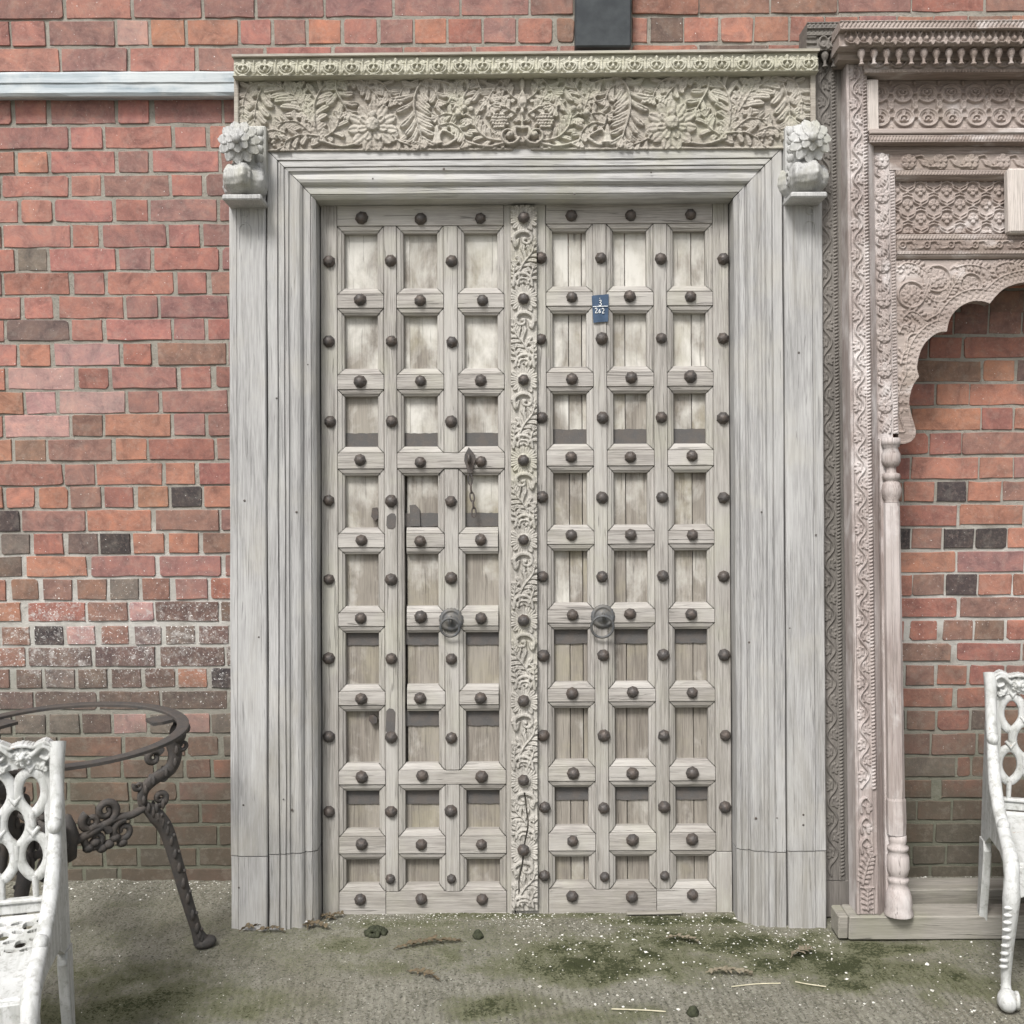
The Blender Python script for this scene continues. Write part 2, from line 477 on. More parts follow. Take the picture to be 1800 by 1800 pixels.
# photo rows: y top/bottom of the bricks at the left and at the right, then  x0-x1<colour><salts 0-9>
ROWS = [
 (-14, 31, -24, 19, "-8-110m 115-230p 235-354m 358-447m 451-568m 572-689m 693-808m 812-929m 933-1008b 1112-1227r 1231-1352b 1356-1471b 1475-1601b 1605-1730r 1734-1853b"),
 (37, 78, 29, 70, "-40-16p 20-79p 85-201m 205-260w 266-325o 329-418o 422-476p 481-537m 542-599o 604-663p 668-725m 729-785o 789-846r 851-906m 911-970o 979-1009b 1111-1138o 1144-1200d 1204-1262o 1268-1323o 1327-1385o 1390-1447r 1451-1506r 1510-1575m 1580-1639o 1643-1700r 1704-1775b 1779-1830o"),
 (86, 124, 78, 116, "-10-104p 108-223m 228-343p 348-464m 468-583p 588-707m 711-831m 836-980p 984-1108m 1112-1226o 1230-1348d 1352-1470r"),
 (129, 169, 121, 160, "-30-84m 89-204p 209-322m 327-440p"),
 (174, 216, 166, 206, "-40-20p 26-82p 88-202m 207-262p 271-389m 393-450m"),
 (224, 259, 215, 249, "-10-120m 124-180p 185-302p 307-362p 368-480p"),
 (267, 302, 258, 292, "-40-25p 31-84o 89-202p 208-261m 268-384p 389-450m"),
 (309, 344, 300, 334, "3-120p 125-178p 183-297m 301-356p 363-480m"),
 (352, 388, 343, 378, "-30-31p 36-91p 95-198p 203-259p 264-381m 386-450m"),
 (396, 433, 386, 423, "6-123p 127-174p 180-292m 297-351p 357-470m"),
 (438, 474, 428, 464, "-40-25p 31-83g 87-203p 209-265m 270-384p 391-450m"),
 (480, 516, 470, 506, "6-121r 129-183p 189-305p 311-363p 371-480m"),
 (522, 558, 512, 548, "-30-36p 42-93p 103-216p 222-277m 282-400m 404-470m 1690-1738b 1742-1800b"),
 (563, 597, 550, 586, "-50-6p 11-121d 126-180p 187-301p 305-360m 366-450r 1570-1675r 1680-1736b 1740-1795b 1799-1850b"),
 (605, 641, 594, 628, "-30-29p 34-88o 95-210w 216-266r 277-397b 401-470m 1570-1630b 1635-1690r 1696-1815r"),
 (647, 682, 635, 669, "-50-8o 14-131w 137-190r 196-311m 317-371p 380-450r 1570-1724b 1730-1783o 1790-1850d"),
 (689, 725, 676, 711, "-60-41o 45-98w 103-220w 224-280m 285-400m 404-480m 1550-1642r 1647-1703o 1706-1815o"),
 (730, 766, 719, 754, "8-122w 127-181b 184-300o 306-361m 366-450m 1604-1723o 1727-1780r 1785-1850o"),
 (773, 808, 762, 797, "-40-21o 26-81b 85-197m 203-258o 262-376r 381-450m 1560-1631r 1635-1689r 1692-1810m"),
 (816, 851, 805, 840, "-8-110r 113-167m 169-285o 290-343o 350-450r 1540-1599r 1603-1719o 1723-1780o 1784-1850m"),
 (857, 891, 848, 880, "-50-5o 10-61o 67-119o 123-178b 183-234r 242-295o 300-355k 359-420o 1545-1585b 1590-1642o 1648-1698k 1703-1759o 1764-1830b"),
 (898, 932, 889, 922, "-40-35k 38-149m 153-266o 273-384b1 389-450m 1545-1681r 1688-1798o 1803-1900m"),
 (939, 972, 930, 963, "2-52g 59-111r 119-172d 176-229k1 234-288o1 296-349o1 356-415b1 1540-1600k 1604-1655b 1660-1711k 1717-1769k 1773-1830o"),
 (979, 1012, 971, 1004, "-70-38d1 46-152o1 160-273m2 281-389m2 396-470m2 1550-1679o1 1685-1799m1 1804-1900o"),
 (1019, 1053, 1011, 1045, "-40-10r1 19-67b1 76-126b1 135-187b2 192-244g2 250-298b3 308-364m4 371-425o5 1545-1602r 1606-1659b1 1664-1717k 1721-1778o1 1783-1840o"),
 (1060, 1091, 1052, 1084, "-60-36o3 48-150r7 154-224b4 227-270w6 273-384d5 389-450d7 1545-1681r2 1690-1805b3 1810-1900b2"),
 (1102, 1132, 1092, 1124, "3-52b4 59-111k2 117-167w5 177-226b3 236-284g5 291-343g6 350-402d5 407-460d5 1545-1588r 1601-1647r1 1659-1709b2 1715-1765b2 1771-1830r1"),
 (1139, 1170, 1132, 1161, "-50-44b4 49-161d4 167-273d4 281-394d4 398-470g5 1545-1575b 1580-1671b1 1684-1794r1 1799-1880b"),
 (1177, 1208, 1171, 1203, "-40-16b3 28-74d3 79-132g4 137-189d5 195-248d5 255-308d4 313-364o6 371-430k4 1545-1587b 1593-1641b 1649-1699r 1706-1765r 1770-1830b"),
 (1217, 1246, 1211, 1242, "-50-58d4 62-170d4 175-280d6 285-399d5 404-480d5 1545-1575b 1580-1674r 1684-1790r1 1795-1900b"),
 (1256, 1288, 1250, 1282, "-30-20g4 25-80g3 86-140g3 144-195d2 199-258w7 263-312g6 317-368w6 372-425g4 1545-1590k 1595-1644b 1650-1703r1 1709-1760d 1765-1820b"),
 (1297, 1328, 1291, 1325, "-60-40g3 44-100g3 105-214b3 220-324b2 330-384b1 393-450g2 1545-1634b 1639-1714b 1720-1830b"),
 (1337, 1366, 1332, 1364, "-40-30g2 35-92b2 97-152b2 158-212b1 217-270b1 275-322g1 328-370b1 375-430r1 1545-1584b 1589-1678g 1684-1705r 1710-1800b"),
 (1377, 1406, 1372, 1401, "-50-58b1 63-118b1 123-225b1 230-310b1 315-420m1 1545-1585b 1590-1637b 1656-1758r 1763-1850b"),
 (1415, 1446, 1409, 1440, "-40-48b 53-108b 114-168b 173-228b 233-286g 291-349b 354-420r 1545-1610g 1615-1670b 1676-1780b"),
 (1454, 1485, 1449, 1479, "-50-70b 76-186b 192-276b 281-381b 386-450b 1545-1640b 1646-1752g 1757-1860b"),
 (1493, 1521, 1488, 1517, "-40-60g 66-120b 125-180b 186-240b 246-300g 305-345b 350-420b 1545-1600g 1606-1660g 1666-1760g"),
 (1529, 1556, 1524, 1554, "-50-90g 95-145b 150-206g 212-320b 326-420r 1545-1632g 1638-1740g 1745-1860g"),
]

def parse_rows():
    out, rows = [], []
    import re
    for ri, (a0, a1, b0, b1, s) in enumerate(ROWS):
        items = []
        for mt in re.finditer(r'(-?\d+)-(-?\d+)([a-z])(\d?)', s):
            items.append((int(mt[1]), int(mt[2]), mt[3], int(mt[4] or 0)))
        def yb(x, a, b): return a + (b - a) * (x - 200) / 1500.0
        rows.append((a0, a1, b0, b1, items))
        for x0, x1, c, e in items:
            xm = (x0 + x1) / 2
            yt, ybm = yb(xm, a0, b0) - .7, yb(xm, a1, b1) + .7
            X0, Zt = on_wall(x0, yt); X1, Zb = on_wall(x1, ybm)
            out.append([X0, X1, Zb, Zt, c, e, ri, x0, x1, yt, ybm])
    return out, rows
BRICKS, ROWDATA = parse_rows()

def brick_geo(X0, X1, Z0, Z1, r):
    """one worn brick: rounded uneven outline, chamfered arris, face at about y=0"""
    j = lambda s: (r.random() - 0.5) * 2 * s
    cr = 0.0012 + r.random() ** 3 * 0.008
    P = []
    cs = [(X0, Z0, 1, 1), (X1, Z0, -1, 1), (X1, Z1, -1, -1), (X0, Z1, 1, -1)]
    for i, (x, z, sx, sz) in enumerate(cs):
        c = cr * (0.5 + r.random())
        a = (x, z + sz * c); b = (x + sx * c * 0.3, z + sz * c * 0.3); d = (x + sx * c, z)
        P += [a, b, d] if i in (0, 2) else [d, b, a]
    # extra points along the long edges
    Q = []
    for i, p in enumerate(P):
        Q.append(p)
        n = P[(i + 1) % 12]
        if i in (2, 8) and abs(n[0] - p[0]) > 0.1:
            for t in (0.33, 0.66): Q.append((p[0] + (n[0] - p[0]) * t, p[1] + (n[1] - p[1]) * t))
    Q = [(x + j(0.0018), z + j(0.0022)) for x, z in Q]
    cx, cz = (X0 + X1) / 2, (Z0 + Z1) / 2
    pr = j(0.0014); tx, tz = j(0.008), j(0.015)
    fy = lambda x, z: pr + (x - cx) * tx + (z - cz) * tz
    ins = 0.0013
    hx, hz = (X1 - X0) / 2, (Z1 - Z0) / 2
    fr = [(cx + (x - cx) * (1 - ins / hx), fy(x, z) + j(0.0004), cz + (z - cz) * (1 - ins / hz)) for x, z in Q]
    md = [(x, fy(x, z) + 0.0014, z) for x, z in Q]
    bk = [(x, 0.022, z) for x, z in Q]
    n = len(Q)
    V = fr + md + bk
    Fs = [tuple(range(n))]
    for k in (0, 1):
        for i in range(n):
            a, b = k * n + i, k * n + (i + 1) % n
            Fs.append((a, a + n, b + n, b))
    return V, Fs

def make_wall():
    wall = empty('brick_wall', None, 'old red brick wall with pale mortar, dark headers and white salts low down', 'wall')
    WX0, WX1, WZ1 = -2.7, 2.68, 3.35
    # mortar bed: core plus a rough, slightly recessed face
    mb = MB(); mb.box(WX0, WX1, 0.016, 0.22, -0.05, WZ1, 0.0)
    core = mb.build('wall_core', M_MORTAR, wall)
    xs = np.arange(-1.95, 1.95, 0.009); zs = np.arange(-0.03, 2.95, 0.009)
    X, Z = np.meshgrid(xs, zs)
    Yd = 0.0062 + (vnoise(X, Z, 45, 31, 3) - 0.5) * 0.007 + (vnoise(X, Z, 4, 33, 2) - 0.5) * 0.008
    Yd = np.clip(.0040 + (Yd - .0062) * .6, 0.0022, 0.0090)
    me = grid_mesh('mortar', np.stack([X, Yd, Z], -1), True, flip=True); me.materials.append(M_MORTAR)
    link('mortar', me, wall)
    r = random.Random(5)
    def colour(c, e):
        k = np.array(PAL[c]); k = k + (np.array([.285, .145, .117]) - k) * (.25 if c in 'pomrbw' else .05); k = k * (0.92 + 0.16 * r.random()); k = k * (1 + np.array([r.random() - .5 for _ in range(3)]) * 0.08)
        return (*k, max(0.0, e / 9.0))
    def brick_mesh(name, lst):
        V, Fs, Cc = [], [], []
        for b in lst:
            v, f = brick_geo(b[0], b[1], b[2], b[3], r); n = len(V)
            V += v; Fs += [tuple(i + n for i in q) for q in f]; Cc += [colour(b[4], b[5])] * len(v)
        me = bpy.data.meshes.new(name); me.from_pydata(V, [], Fs); me.update()
        at = me.color_attributes.new('bcol', 'FLOAT_COLOR', 'POINT')
        at.data.foreach_set('color', np.array(Cc, np.float32).ravel())
        me.materials.append(M_BRICK); return me
    # the bricks the photograph shows most of become objects of their own
    def vis(b):
        x0, x1, y0, y1 = max(b[7], 0), min(b[8], 1800), max(b[9], 0), min(b[10], 1800)
        if x0 < 410 < x1: x1 = 408
        if x0 < 1560: x0 = max(x0, 1572) if x1 > 1560 and y0 > 130 else x0
        a = max(0, x1 - x0) * max(0, y1 - y0)
        if x0 > 408 and x1 < 1500 and y0 > 80: a *= 0.3
        if x1 < 110 and y0 > 1300: a *= 0.1
        return a
    order = sorted(BRICKS, key=vis, reverse=True)
    for b in order[:298]:
        link('brick', brick_mesh('brick', [b]), wall)
    rest = list(order[298:])
    # the remaining courses, behind the doors and beyond the frame
    wt = 'ppmmrobbppmgr'
    def fill(xa, xb, zb, zt, low):
        x, k = xa, r.random() < 0.5
        while x < xb - 0.02:
            L = 0.212 if k else 0.102
            x2 = min(x + L, xb)
            if x2 - x > 0.03: rest.append([x, x2, zb, zt, r.choice('bbgdbrm' if low else wt), 3 if low else 0])
            x = x2 + 0.011; k = not k if r.random() < 0.85 else k
    for (a0, a1, b0, b1, items) in ROWDATA:
        low = a0 > 1000
        iv = sorted((i[0], i[1]) for i in items)
        def zrow(px):
            t = (px - 200) / 1500.0
            return on_wall(px, a0 + (b0 - a0) * t)[1], on_wall(px, a1 + (b1 - a1) * t)[1]
        edges = []
        cur = -620
        for x0, x1 in iv:
            if x0 - cur > 20: edges.append((cur, x0 - 5))
            cur = x1 + 5
        edges.append((cur, 2400))
        for e0, e1 in edges:
            while e1 - e0 > 20:
                em = min(e1, e0 + 500)
                if e1 - em < 60: em = e1
                xm = (e0 + em) / 2; zt, zb = zrow(xm)
                xa, xb = on_wall(e0, 800)[0], on_wall(em, 800)[0]
                # use this row's own scale
                xa, xb = on_wall(e0, (a0 + a1) / 2)[0], on_wall(em, (a0 + a1) / 2)[0]
                xa, xb = max(xa, WX0), min(xb, WX1)
                if xb > xa: fill(xa, xb, zb, zt, low)
                e0 = em + (0 if em == e1 else 6)
                if em == e1: break
    z = on_wall(900, -22)[1] + 0.012
    while z < WZ1 - 0.06:
        fill(WX0, WX1, z, z + 0.064, False); z += 0.075
    o = link('brickwork', brick_mesh('brickwork', rest), wall); o['kind'] = 'stuff'
    wall['kind'] = 'thing'
    return wall
brick_wall = make_wall()
# ================================================================== carving: reliefs cut into boards as real surface
class Relief:
    """a relief worked out on a fine grid in photo-pixel units, then laid on a board as geometry"""
    def __init__(self, x0, x1, y0, y1, step=0.8):
        self.x = np.linspace(x0, x1, int(round((x1 - x0) / step)) + 1); self.y = np.linspace(y0, y1, int(round((y1 - y0) / step)) + 1)
        self.X, self.Y = np.meshgrid(self.x, self.y); self.H = np.zeros_like(self.X)
        self.b = (x0, x1, y0, y1)
    def win(self, xa, xb, ya, yb):
        i0, i1 = np.searchsorted(self.y, [ya, yb]); j0, j1 = np.searchsorted(self.x, [xa, xb])
        return slice(max(i0 - 1, 0), i1 + 1), slice(max(j0 - 1, 0), j1 + 1)
    def put(self, sl, val, mode='max'):
        if mode == 'max': self.H[sl] = np.maximum(self.H[sl], val)
        elif mode == 'over': self.H[sl] = np.where(val > 0, np.maximum(val + 0.35 * self.H[sl], self.H[sl]), self.H[sl])
        elif mode == 'cut': self.H[sl] = np.minimum(self.H[sl], val)
    def seg(self, p, q, r0, r1=None, h=1.0, h1=None, groove=0.0, mode='max'):
        r1 = r0 if r1 is None else r1; h1 = h if h1 is None else h1
        R = max(r0, r1) + 1
        sl = self.win(min(p[0], q[0]) - R, max(p[0], q[0]) + R, min(p[1], q[1]) - R, max(p[1], q[1]) + R)
        X, Y = self.X[sl], self.Y[sl]
        if X.size == 0: return
        dx, dy = q[0] - p[0], q[1] - p[1]; L2 = dx * dx + dy * dy + 1e-9
        t = np.clip(((X - p[0]) * dx + (Y - p[1]) * dy) / L2, 0, 1)
        d = np.hypot(X - p[0] - t * dx, Y - p[1] - t * dy)
        r = r0 + (r1 - r0) * t; k = np.clip(1 - (d / r) ** 2, 0, 1)
        v = (h + (h1 - h) * t) * np.sqrt(k)
        if groove: v *= 1 - groove * np.exp(-(d / (0.28 * r)) ** 2)
        self.put(sl, v, mode)
    def curve(self, pts, r0, r1=None, h=1.0, h1=None, groove=0.0, n=24):
        P = spline(pts, n); r1 = r0 if r1 is None else r1; h1 = h if h1 is None else h1
        for i in range(len(P) - 1):
            a, b = i / (len(P) - 1), (i + 1) / (len(P) - 1)
            self.seg(P[i], P[i + 1], r0 + (r1 - r0) * a, r0 + (r1 - r0) * b, h + (h1 - h) * a, h + (h1 - h) * b, groove)
    def lobe(self, p, ang, L, W, h=1.0, bend=0.0, groove=0.4, tip=0.62, side=0.0, floor=0.30, base=0.42, crease=0.30):
        """one leaf lobe: narrow at p, widest near the rounded tip, scooped along its middle, lying over what is below it"""
        R = L + W
        sl = self.win(p[0] - R, p[0] + R, p[1] - R, p[1] + R)
        X, Y = self.X[sl] - p[0], self.Y[sl] - p[1]
        if X.size == 0: return
        u = X * math.cos(ang) + Y * math.sin(ang); v = -X * math.sin(ang) + Y * math.cos(ang)
        v = v - bend * u * u / L
        t = u / L
        w = W * np.where(t < tip, base + (1 - base) * np.clip(t / tip, 0, 1) ** 1.1, np.sqrt(np.clip(1 - ((t - tip) / (1 - tip)) ** 2, 0, 1)))
        w = np.maximum(w, 1e-3)
        k = np.clip(1 - (v / w) ** 2, 0, 1) * ((t > 0) & (t < 1))
        val = h * (floor + (1 - floor) * np.sqrt(k)) * (0.62 + 0.38 * np.clip(t, 0, 1)) * (1 + 0.22 * side * v / w)
        val *= 1 - groove * np.exp(-((v - 0.12 * side * w) / (crease * w)) ** 2) * np.clip(t * 1.6, 0, 1)
        H = self.H[sl]
        self.H[sl] = np.where(k > 0.02, val, H)
    def dome(self, c, rx, ry=None, h=1.0, base=0.0, power=0.5):
        ry = rx if ry is None else ry
        sl = self.win(c[0] - rx - 1, c[0] + rx + 1, c[1] - ry - 1, c[1] + ry + 1)
        X, Y = self.X[sl], self.Y[sl]
        if X.size == 0: return
        k = np.clip(1 - ((X - c[0]) / rx) ** 2 - ((Y - c[1]) / ry) ** 2, 0, 1)
        self.put(sl, np.where(k > 0, base + h * k ** power, 0))
    def ring(self, c, rx, ry, w, h=1.0, a0=0.0, a1=2 * math.pi):
        sl = self.win(c[0] - rx - w - 1, c[0] + rx + w + 1, c[1] - ry - w - 1, c[1] + ry + w + 1)
        X, Y = self.X[sl] - c[0], self.Y[sl] - c[1]
        if X.size == 0: return
        rr = np.hypot(X / rx, Y / ry); d = np.abs(rr - 1) * min(rx, ry) * 1.0
        ang = np.mod(np.arctan2(Y, X) - a0, 2 * math.pi)
        self.put(sl, np.where(ang <= (a1 - a0), h * np.sqrt(np.clip(1 - (d / w) ** 2, 0, 1)), 0))
    def flower(self, c, R, n, h=1.0, inner=0.45, eye=0.22, ph=0.0, W=None, squash=1.0):
        W = W or math.pi * R / n * 0.95 * 0.8
        for i in range(n):
            a = ph + 2 * math.pi * i / n
            self.lobe((c[0] + math.cos(a) * R * 0.12, c[1] + math.sin(a) * R * 0.12 * squash), a, R * 0.9, W, h * 0.75, 0, 0.35, 0.7)
        if inner:
            for i in range(n // 2 + 1):
                a = ph + 0.2 + 2 * math.pi * i / (n // 2 + 1)
                self.lobe(c, a, R * inner * 1.3, W * 0.85, h * 1.0, 0, 0.3, 0.7)
        if eye: self.dome(c, R * eye, h=h * 0.5, base=h * 0.75)
    def acanthus(self, spine, n=7, L0=10, L1=16, W=4.2, h=1.0, sides=(1, -1), ang=0.85, stem=2.2, tipcurl=0.35, Lend=None, lk=1.3):
        """leaf with fat finger lobes along a curved spine, each creased down its middle; the last lobe continues the spine"""
        P = spline(spine, 48); m = len(P)
        length = float(np.sum(np.hypot(*(P[1:] - P[:-1]).T)))
        n = max(4, int(round(length * 0.80 / (2 * W * 0.88))))
        L0, L1 = L0 * lk, L1 * lk
        Lend = L1 * 0.72 if Lend is None else Lend
        cum = np.concatenate([[0], np.cumsum(np.hypot(*(P[1:] - P[:-1]).T))]) / length
        for i in range(n):
            t = 0.03 + 0.92 * i / (n - 1)
            k = min(int(np.searchsorted(cum, t)), m - 2)
            d = P[k + 1] - P[k]; a = math.atan2(d[1], d[0])
            L = L0 + (L1 - L0) * min(1.0, t / 0.35) if t < 0.6 else L1 + (Lend - L1) * (t - 0.6) / 0.4
            for s in sides:
                al = 1.02 - 0.55 * t
                self.lobe(P[k], a + s * al, L, W * (1.0 - 0.12 * t), h * (0.82 + 0.22 * t), s * 0.20, 0.34, tip=0.74, side=s, base=0.62, floor=0.42, crease=0.16)
        d = P[-1] - P[-2]
        self.lobe(P[-1], math.atan2(d[1], d[0]), Lend * 0.75, W * 1.05, h * 1.05, 0.0, 0.3, floor=0.42, crease=0.16)
        for i in range(m - 1):
            t = i / (m - 1)
            self.seg(P[i], P[i + 1], stem * (1 - 0.5 * t), stem * (1 - 0.55 * t), h * 1.0)
    def mirror(self, cx):
        """make the right half the mirror image of the left"""
        j = self.X[0] > cx
        src = 2 * cx - self.x[j]
        for i in range(len(self.y)):
            self.H[i, j] = np.interp(src, self.x, self.H[i])
    def wear(self, seed, amt=0.10, scale=0.12):
        self.H *= 1 - amt * 2 * np.clip(vnoise(self.X, self.Y, scale, seed, 3) - 0.35, 0, 1)
        self.H += (vnoise(self.X, self.Y, 0.45, seed + 1, 2) - 0.5) * 0.10
    def fill(self, h, n):
        """ground between close leaves left high by the carver"""
        H0 = self.H; self.H = (H0 > .25).astype(float); self.blur(n); B = self.H
        self.H = np.maximum(H0, h * np.clip(B * 1.6 - .35, 0, 1))
    def blur(self, n=1):
        for _ in range(n):
            H = self.H; G = H.copy()
            G[1:-1, 1:-1] = (H[1:-1, 1:-1] * 4 + 2 * (H[:-2, 1:-1] + H[2:, 1:-1] + H[1:-1, :-2] + H[1:-1, 2:]) + H[:-2, :-2] + H[2:, 2:] + H[:-2, 2:] + H[2:, :-2]) / 16
            self.H = G
    def lay(self, name, corners, depth, w0, mat, parent, thick=0.03, base=None, skirt=True, mask=None):
        """corners: local (x,z) of TL, TR, BL, BR; surface at local y = -(w0 + depth*H [+ base])"""
        tl, tr, bl, br = [np.array(c, float) for c in corners]
        u = ((self.X - self.b[0]) / (self.b[1] - self.b[0]))[..., None]; v = ((self.Y - self.b[2]) / (self.b[3] - self.b[2]))[..., None]
        XZ = (tl * (1 - u) + tr * u) * (1 - v) + (bl * (1 - u) + br * u) * v
        W = w0 + depth * self.H
        if base is not None: W = W + base(self.X, self.Y)
        P = np.stack([XZ[..., 0], -W, XZ[..., 1]], -1)
        if skirt and mask is None:
            yb = -(w0 - thick)
            P = np.pad(P, ((1, 1), (1, 1), (0, 0)), mode='edge')
            for s in (np.s_[0, :], np.s_[-1, :], np.s_[:, 0], np.s_[:, -1]): P[s][..., 1] = yb
        if mask is not None:
            return self.lay_masked(name, P, mask, -(w0 - thick), mat, parent)
        me = grid_mesh(name, P, True)
        me.materials.append(mat)
        if skirt: sharp_border(me, P.shape[0], P.shape[1])
        return link(name, me, parent)

def _lay_masked(self, name, P, mask, yback, mat, parent):
    """only the part of the relief inside mask, with a wall going back along its outline"""
    r, c = P.shape[:2]
    i = np.arange(r * c).reshape(r, c); k = mask
    kq = k[:-1, :-1] & k[:-1, 1:] & k[1:, 1:] & k[1:, :-1]
    q = np.stack([i[:-1, :-1], i[1:, :-1], i[1:, 1:], i[:-1, 1:]], -1)[kq]
    e = np.concatenate([q[:, [0, 1]], q[:, [1, 2]], q[:, [2, 3]], q[:, [3, 0]]])
    key = np.sort(e, 1); key = key[:, 0].astype(np.int64) * (r * c) + key[:, 1]
    u, idx, cnt = np.unique(key, return_index=True, return_counts=True)
    be = e[idx[cnt == 1]]
    V = P.reshape(-1, 3); used = np.unique(q); remap = np.full(r * c, -1); remap[used] = np.arange(len(used))
    bv = np.unique(be); bmap = np.full(r * c, -1); bmap[bv] = len(used) + np.arange(len(bv))
    Vb = V[bv].copy(); Vf = V[bv].copy(); Vb[:, 1] = yback
    fmap = np.full(r * c, -1); fmap[bv] = len(used) + len(bv) + np.arange(len(bv))     # duplicate front rim keeps the arris sharp
    allv = np.concatenate([V[used], Vb, Vf])
    faces = np.concatenate([remap[q], np.stack([fmap[be[:, 1]], fmap[be[:, 0]], bmap[be[:, 0]], bmap[be[:, 1]]], 1)])
    me = bpy.data.meshes.new(name); n = len(faces)
    me.vertices.add(len(allv)); me.vertices.foreach_set('co', allv.astype(np.float32).ravel())
    me.loops.add(n * 4); me.loops.foreach_set('vertex_index', faces.astype(np.int32).ravel())
    me.polygons.add(n); me.polygons.foreach_set('loop_start', (np.arange(n) * 4).astype(np.int32)); me.polygons.foreach_set('loop_total', np.full(n, 4, np.int32))
    me.polygons.foreach_set('use_smooth', np.ones(n, bool)); me.update(calc_edges=True)
    me.materials.append(mat)
    return link(name, me, parent)
Relief.lay_masked = _lay_masked

def sharp_border(me, r, c):
    fl = np.ones((r - 1, c - 1), bool); fl[0] = fl[-1] = False; fl[:, 0] = fl[:, -1] = False
    me.polygons.foreach_set('use_smooth', fl.ravel())
    # sharp edges between face and skirt
    a = me.attributes.new('sharp_edge', 'BOOLEAN', 'EDGE') if 'sharp_edge' not in me.attributes else me.attributes['sharp_edge']
    ne = len(me.edges); ev = np.empty(ne * 2, np.int32); me.edges.foreach_get('vertices', ev); ev = ev.reshape(-1, 2)
    rr, cc = ev // c, ev % c
    sh = ((rr == 1).all(1) | (rr == r - 2).all(1) | (cc == 1).all(1) | (cc == c - 2).all(1))
    me.attributes['sharp_edge'].data.foreach_set('value', sh)

def spline(pts, n=24):
    """Catmull-Rom through pts"""
    P = np.array(pts, float)
    if len(P) == 2: return np.array([P[0] + (P[1] - P[0]) * t for t in np.linspace(0, 1, n)])
    Q = np.vstack([2 * P[0] - P[1], P, 2 * P[-1] - P[-2]]); out = []
    segs = len(P) - 1; per = max(2, n // segs)
    for i in range(segs):
        p0, p1, p2, p3 = Q[i:i + 4]
        for t in np.linspace(0, 1, per, endpoint=False):
            out.append(0.5 * ((2 * p1) + (-p0 + p2) * t + (2 * p0 - 5 * p1 + 4 * p2 - p3) * t * t + (-p0 + 3 * p1 - 3 * p2 + p3) * t ** 3))
    out.append(P[-1]); return np.array(out)

# ================================================================== timber and iron of the great doorway
W_JAMB = wood('jamb_timber_upright', (.29, .285, .278), (.425, .42, .412), 'z', patch=(.48, .475, .46), patch_amt=.45, tint=(.42, .40, .35), tint_amt=.4, bump=.7, crack=.35, grime=.45)
W_LINTEL = wood('jamb_timber_level', (.32, .315, .305), (.50, .495, .485), 'x', patch=(.56, .55, .53), patch_amt=.6, tint=(.44, .43, .33), tint_amt=.4, bump=.6, grime=.3)
W_LEAFV = wood('door_timber_upright', (.26, .242, .22), (.43, .41, .38), 'z', patch=(.48, .465, .435), patch_amt=.5, tint=(.40, .395, .31), tint_amt=.35, bump=.9, grime=.4)
W_LEAFH = wood('door_timber_level', (.27, .25, .23), (.46, .435, .40), 'x', patch=(.50, .48, .45), patch_amt=.5, tint=(.42, .42, .32), tint_amt=.25, bump=.9, grime=.35)
W_PANEL = wood('panel_timber', (.17, .15, .128), (.31, .282, .245), 'z', patch=(.36, .335, .29), patch_amt=.5, paint=(.60, .585, .54), paint_lo=.44, paint_soft=.22,
               pale_z=(0.75, 2.1), tint=(.36, .33, .22), tint_amt=.4, bump=.5, grime=.4)
W_FRIEZE = wood('frieze_timber', (.28, .25, .212), (.43, .395, .345), 'x', patch=(.48, .455, .40), patch_amt=.6, tint=(.38, .385, .29), tint_amt=.55, bump=.25, crack=.3)
W_CORNICE = wood('cornice_timber', (.35, .335, .265), (.53, .515, .43), 'x', patch=(.57, .555, .48), patch_amt=.5, tint=(.44, .44, .31), tint_amt=.4, bump=.25, crack=.25)
W_CARVE = wood('carved_strip_timber', (.28, .262, .235), (.45, .43, .39), 'z', patch=(.49, .47, .425), patch_amt=.5, tint=(.42, .41, .28), tint_amt=.35, bump=.25, crack=.25)
W_CORBEL = wood('corbel_timber', (.34, .338, .33), (.50, .498, .485), 'z', patch=(.54, .54, .525), patch_amt=.5, tint=(.34, .33, .25), tint_amt=.6, bump=.3, crack=.3)

def iron_material(name, base, rust, spots=0.5, rough=0.55, metal=0.5):
    k = NT(name); v = k.coords('Object', rand=7.0)
    n1 = k.noise(v, 30, 5, 0.7); n2 = k.noise(v, 160, 4, 0.7)
    c = k.mix(k.math('MULTIPLY', k.ramp(n1, (0.42, 0), (0.6, 1)), spots), base, rust)
    c = k.mix(k.math('MULTIPLY', k.ramp(n2, (0.55, 0), (0.7, 1)), 0.35), c, tuple(min(1, x * 2.0 + .02) for x in base))
    return k.done(c, k.ramp(n2, (0.3, rough - .1), (0.7, rough + .2)), k.bump(n2, 0.5, 0.0015), metal, 0.4)
M_STUD = iron_material('stud_iron', (.072, .066, .063), (.11, .083, .066), .6, .5, .3)
M_STRAP = iron_material('strap_iron', (.092, .088, .085), (.125, .105, .09), .5, .8, .1)
M_RING = iron_material('ring_iron', (.11, .115, .12), (.15, .13, .10), .5, .6, .35)

yb = on_ground(900, 1632)[1]
DOOR = Lean((on_ground(928, 1632)[0], yb, 0.0), 5.4)
doorway = empty('carved_doorway', DOOR.M, 'tall carved timber doorway, silvery grey, studded double doors, leaning on the brick wall', 'doorway')
doorway['kind'] = 'thing'
uvD = DOOR.uv

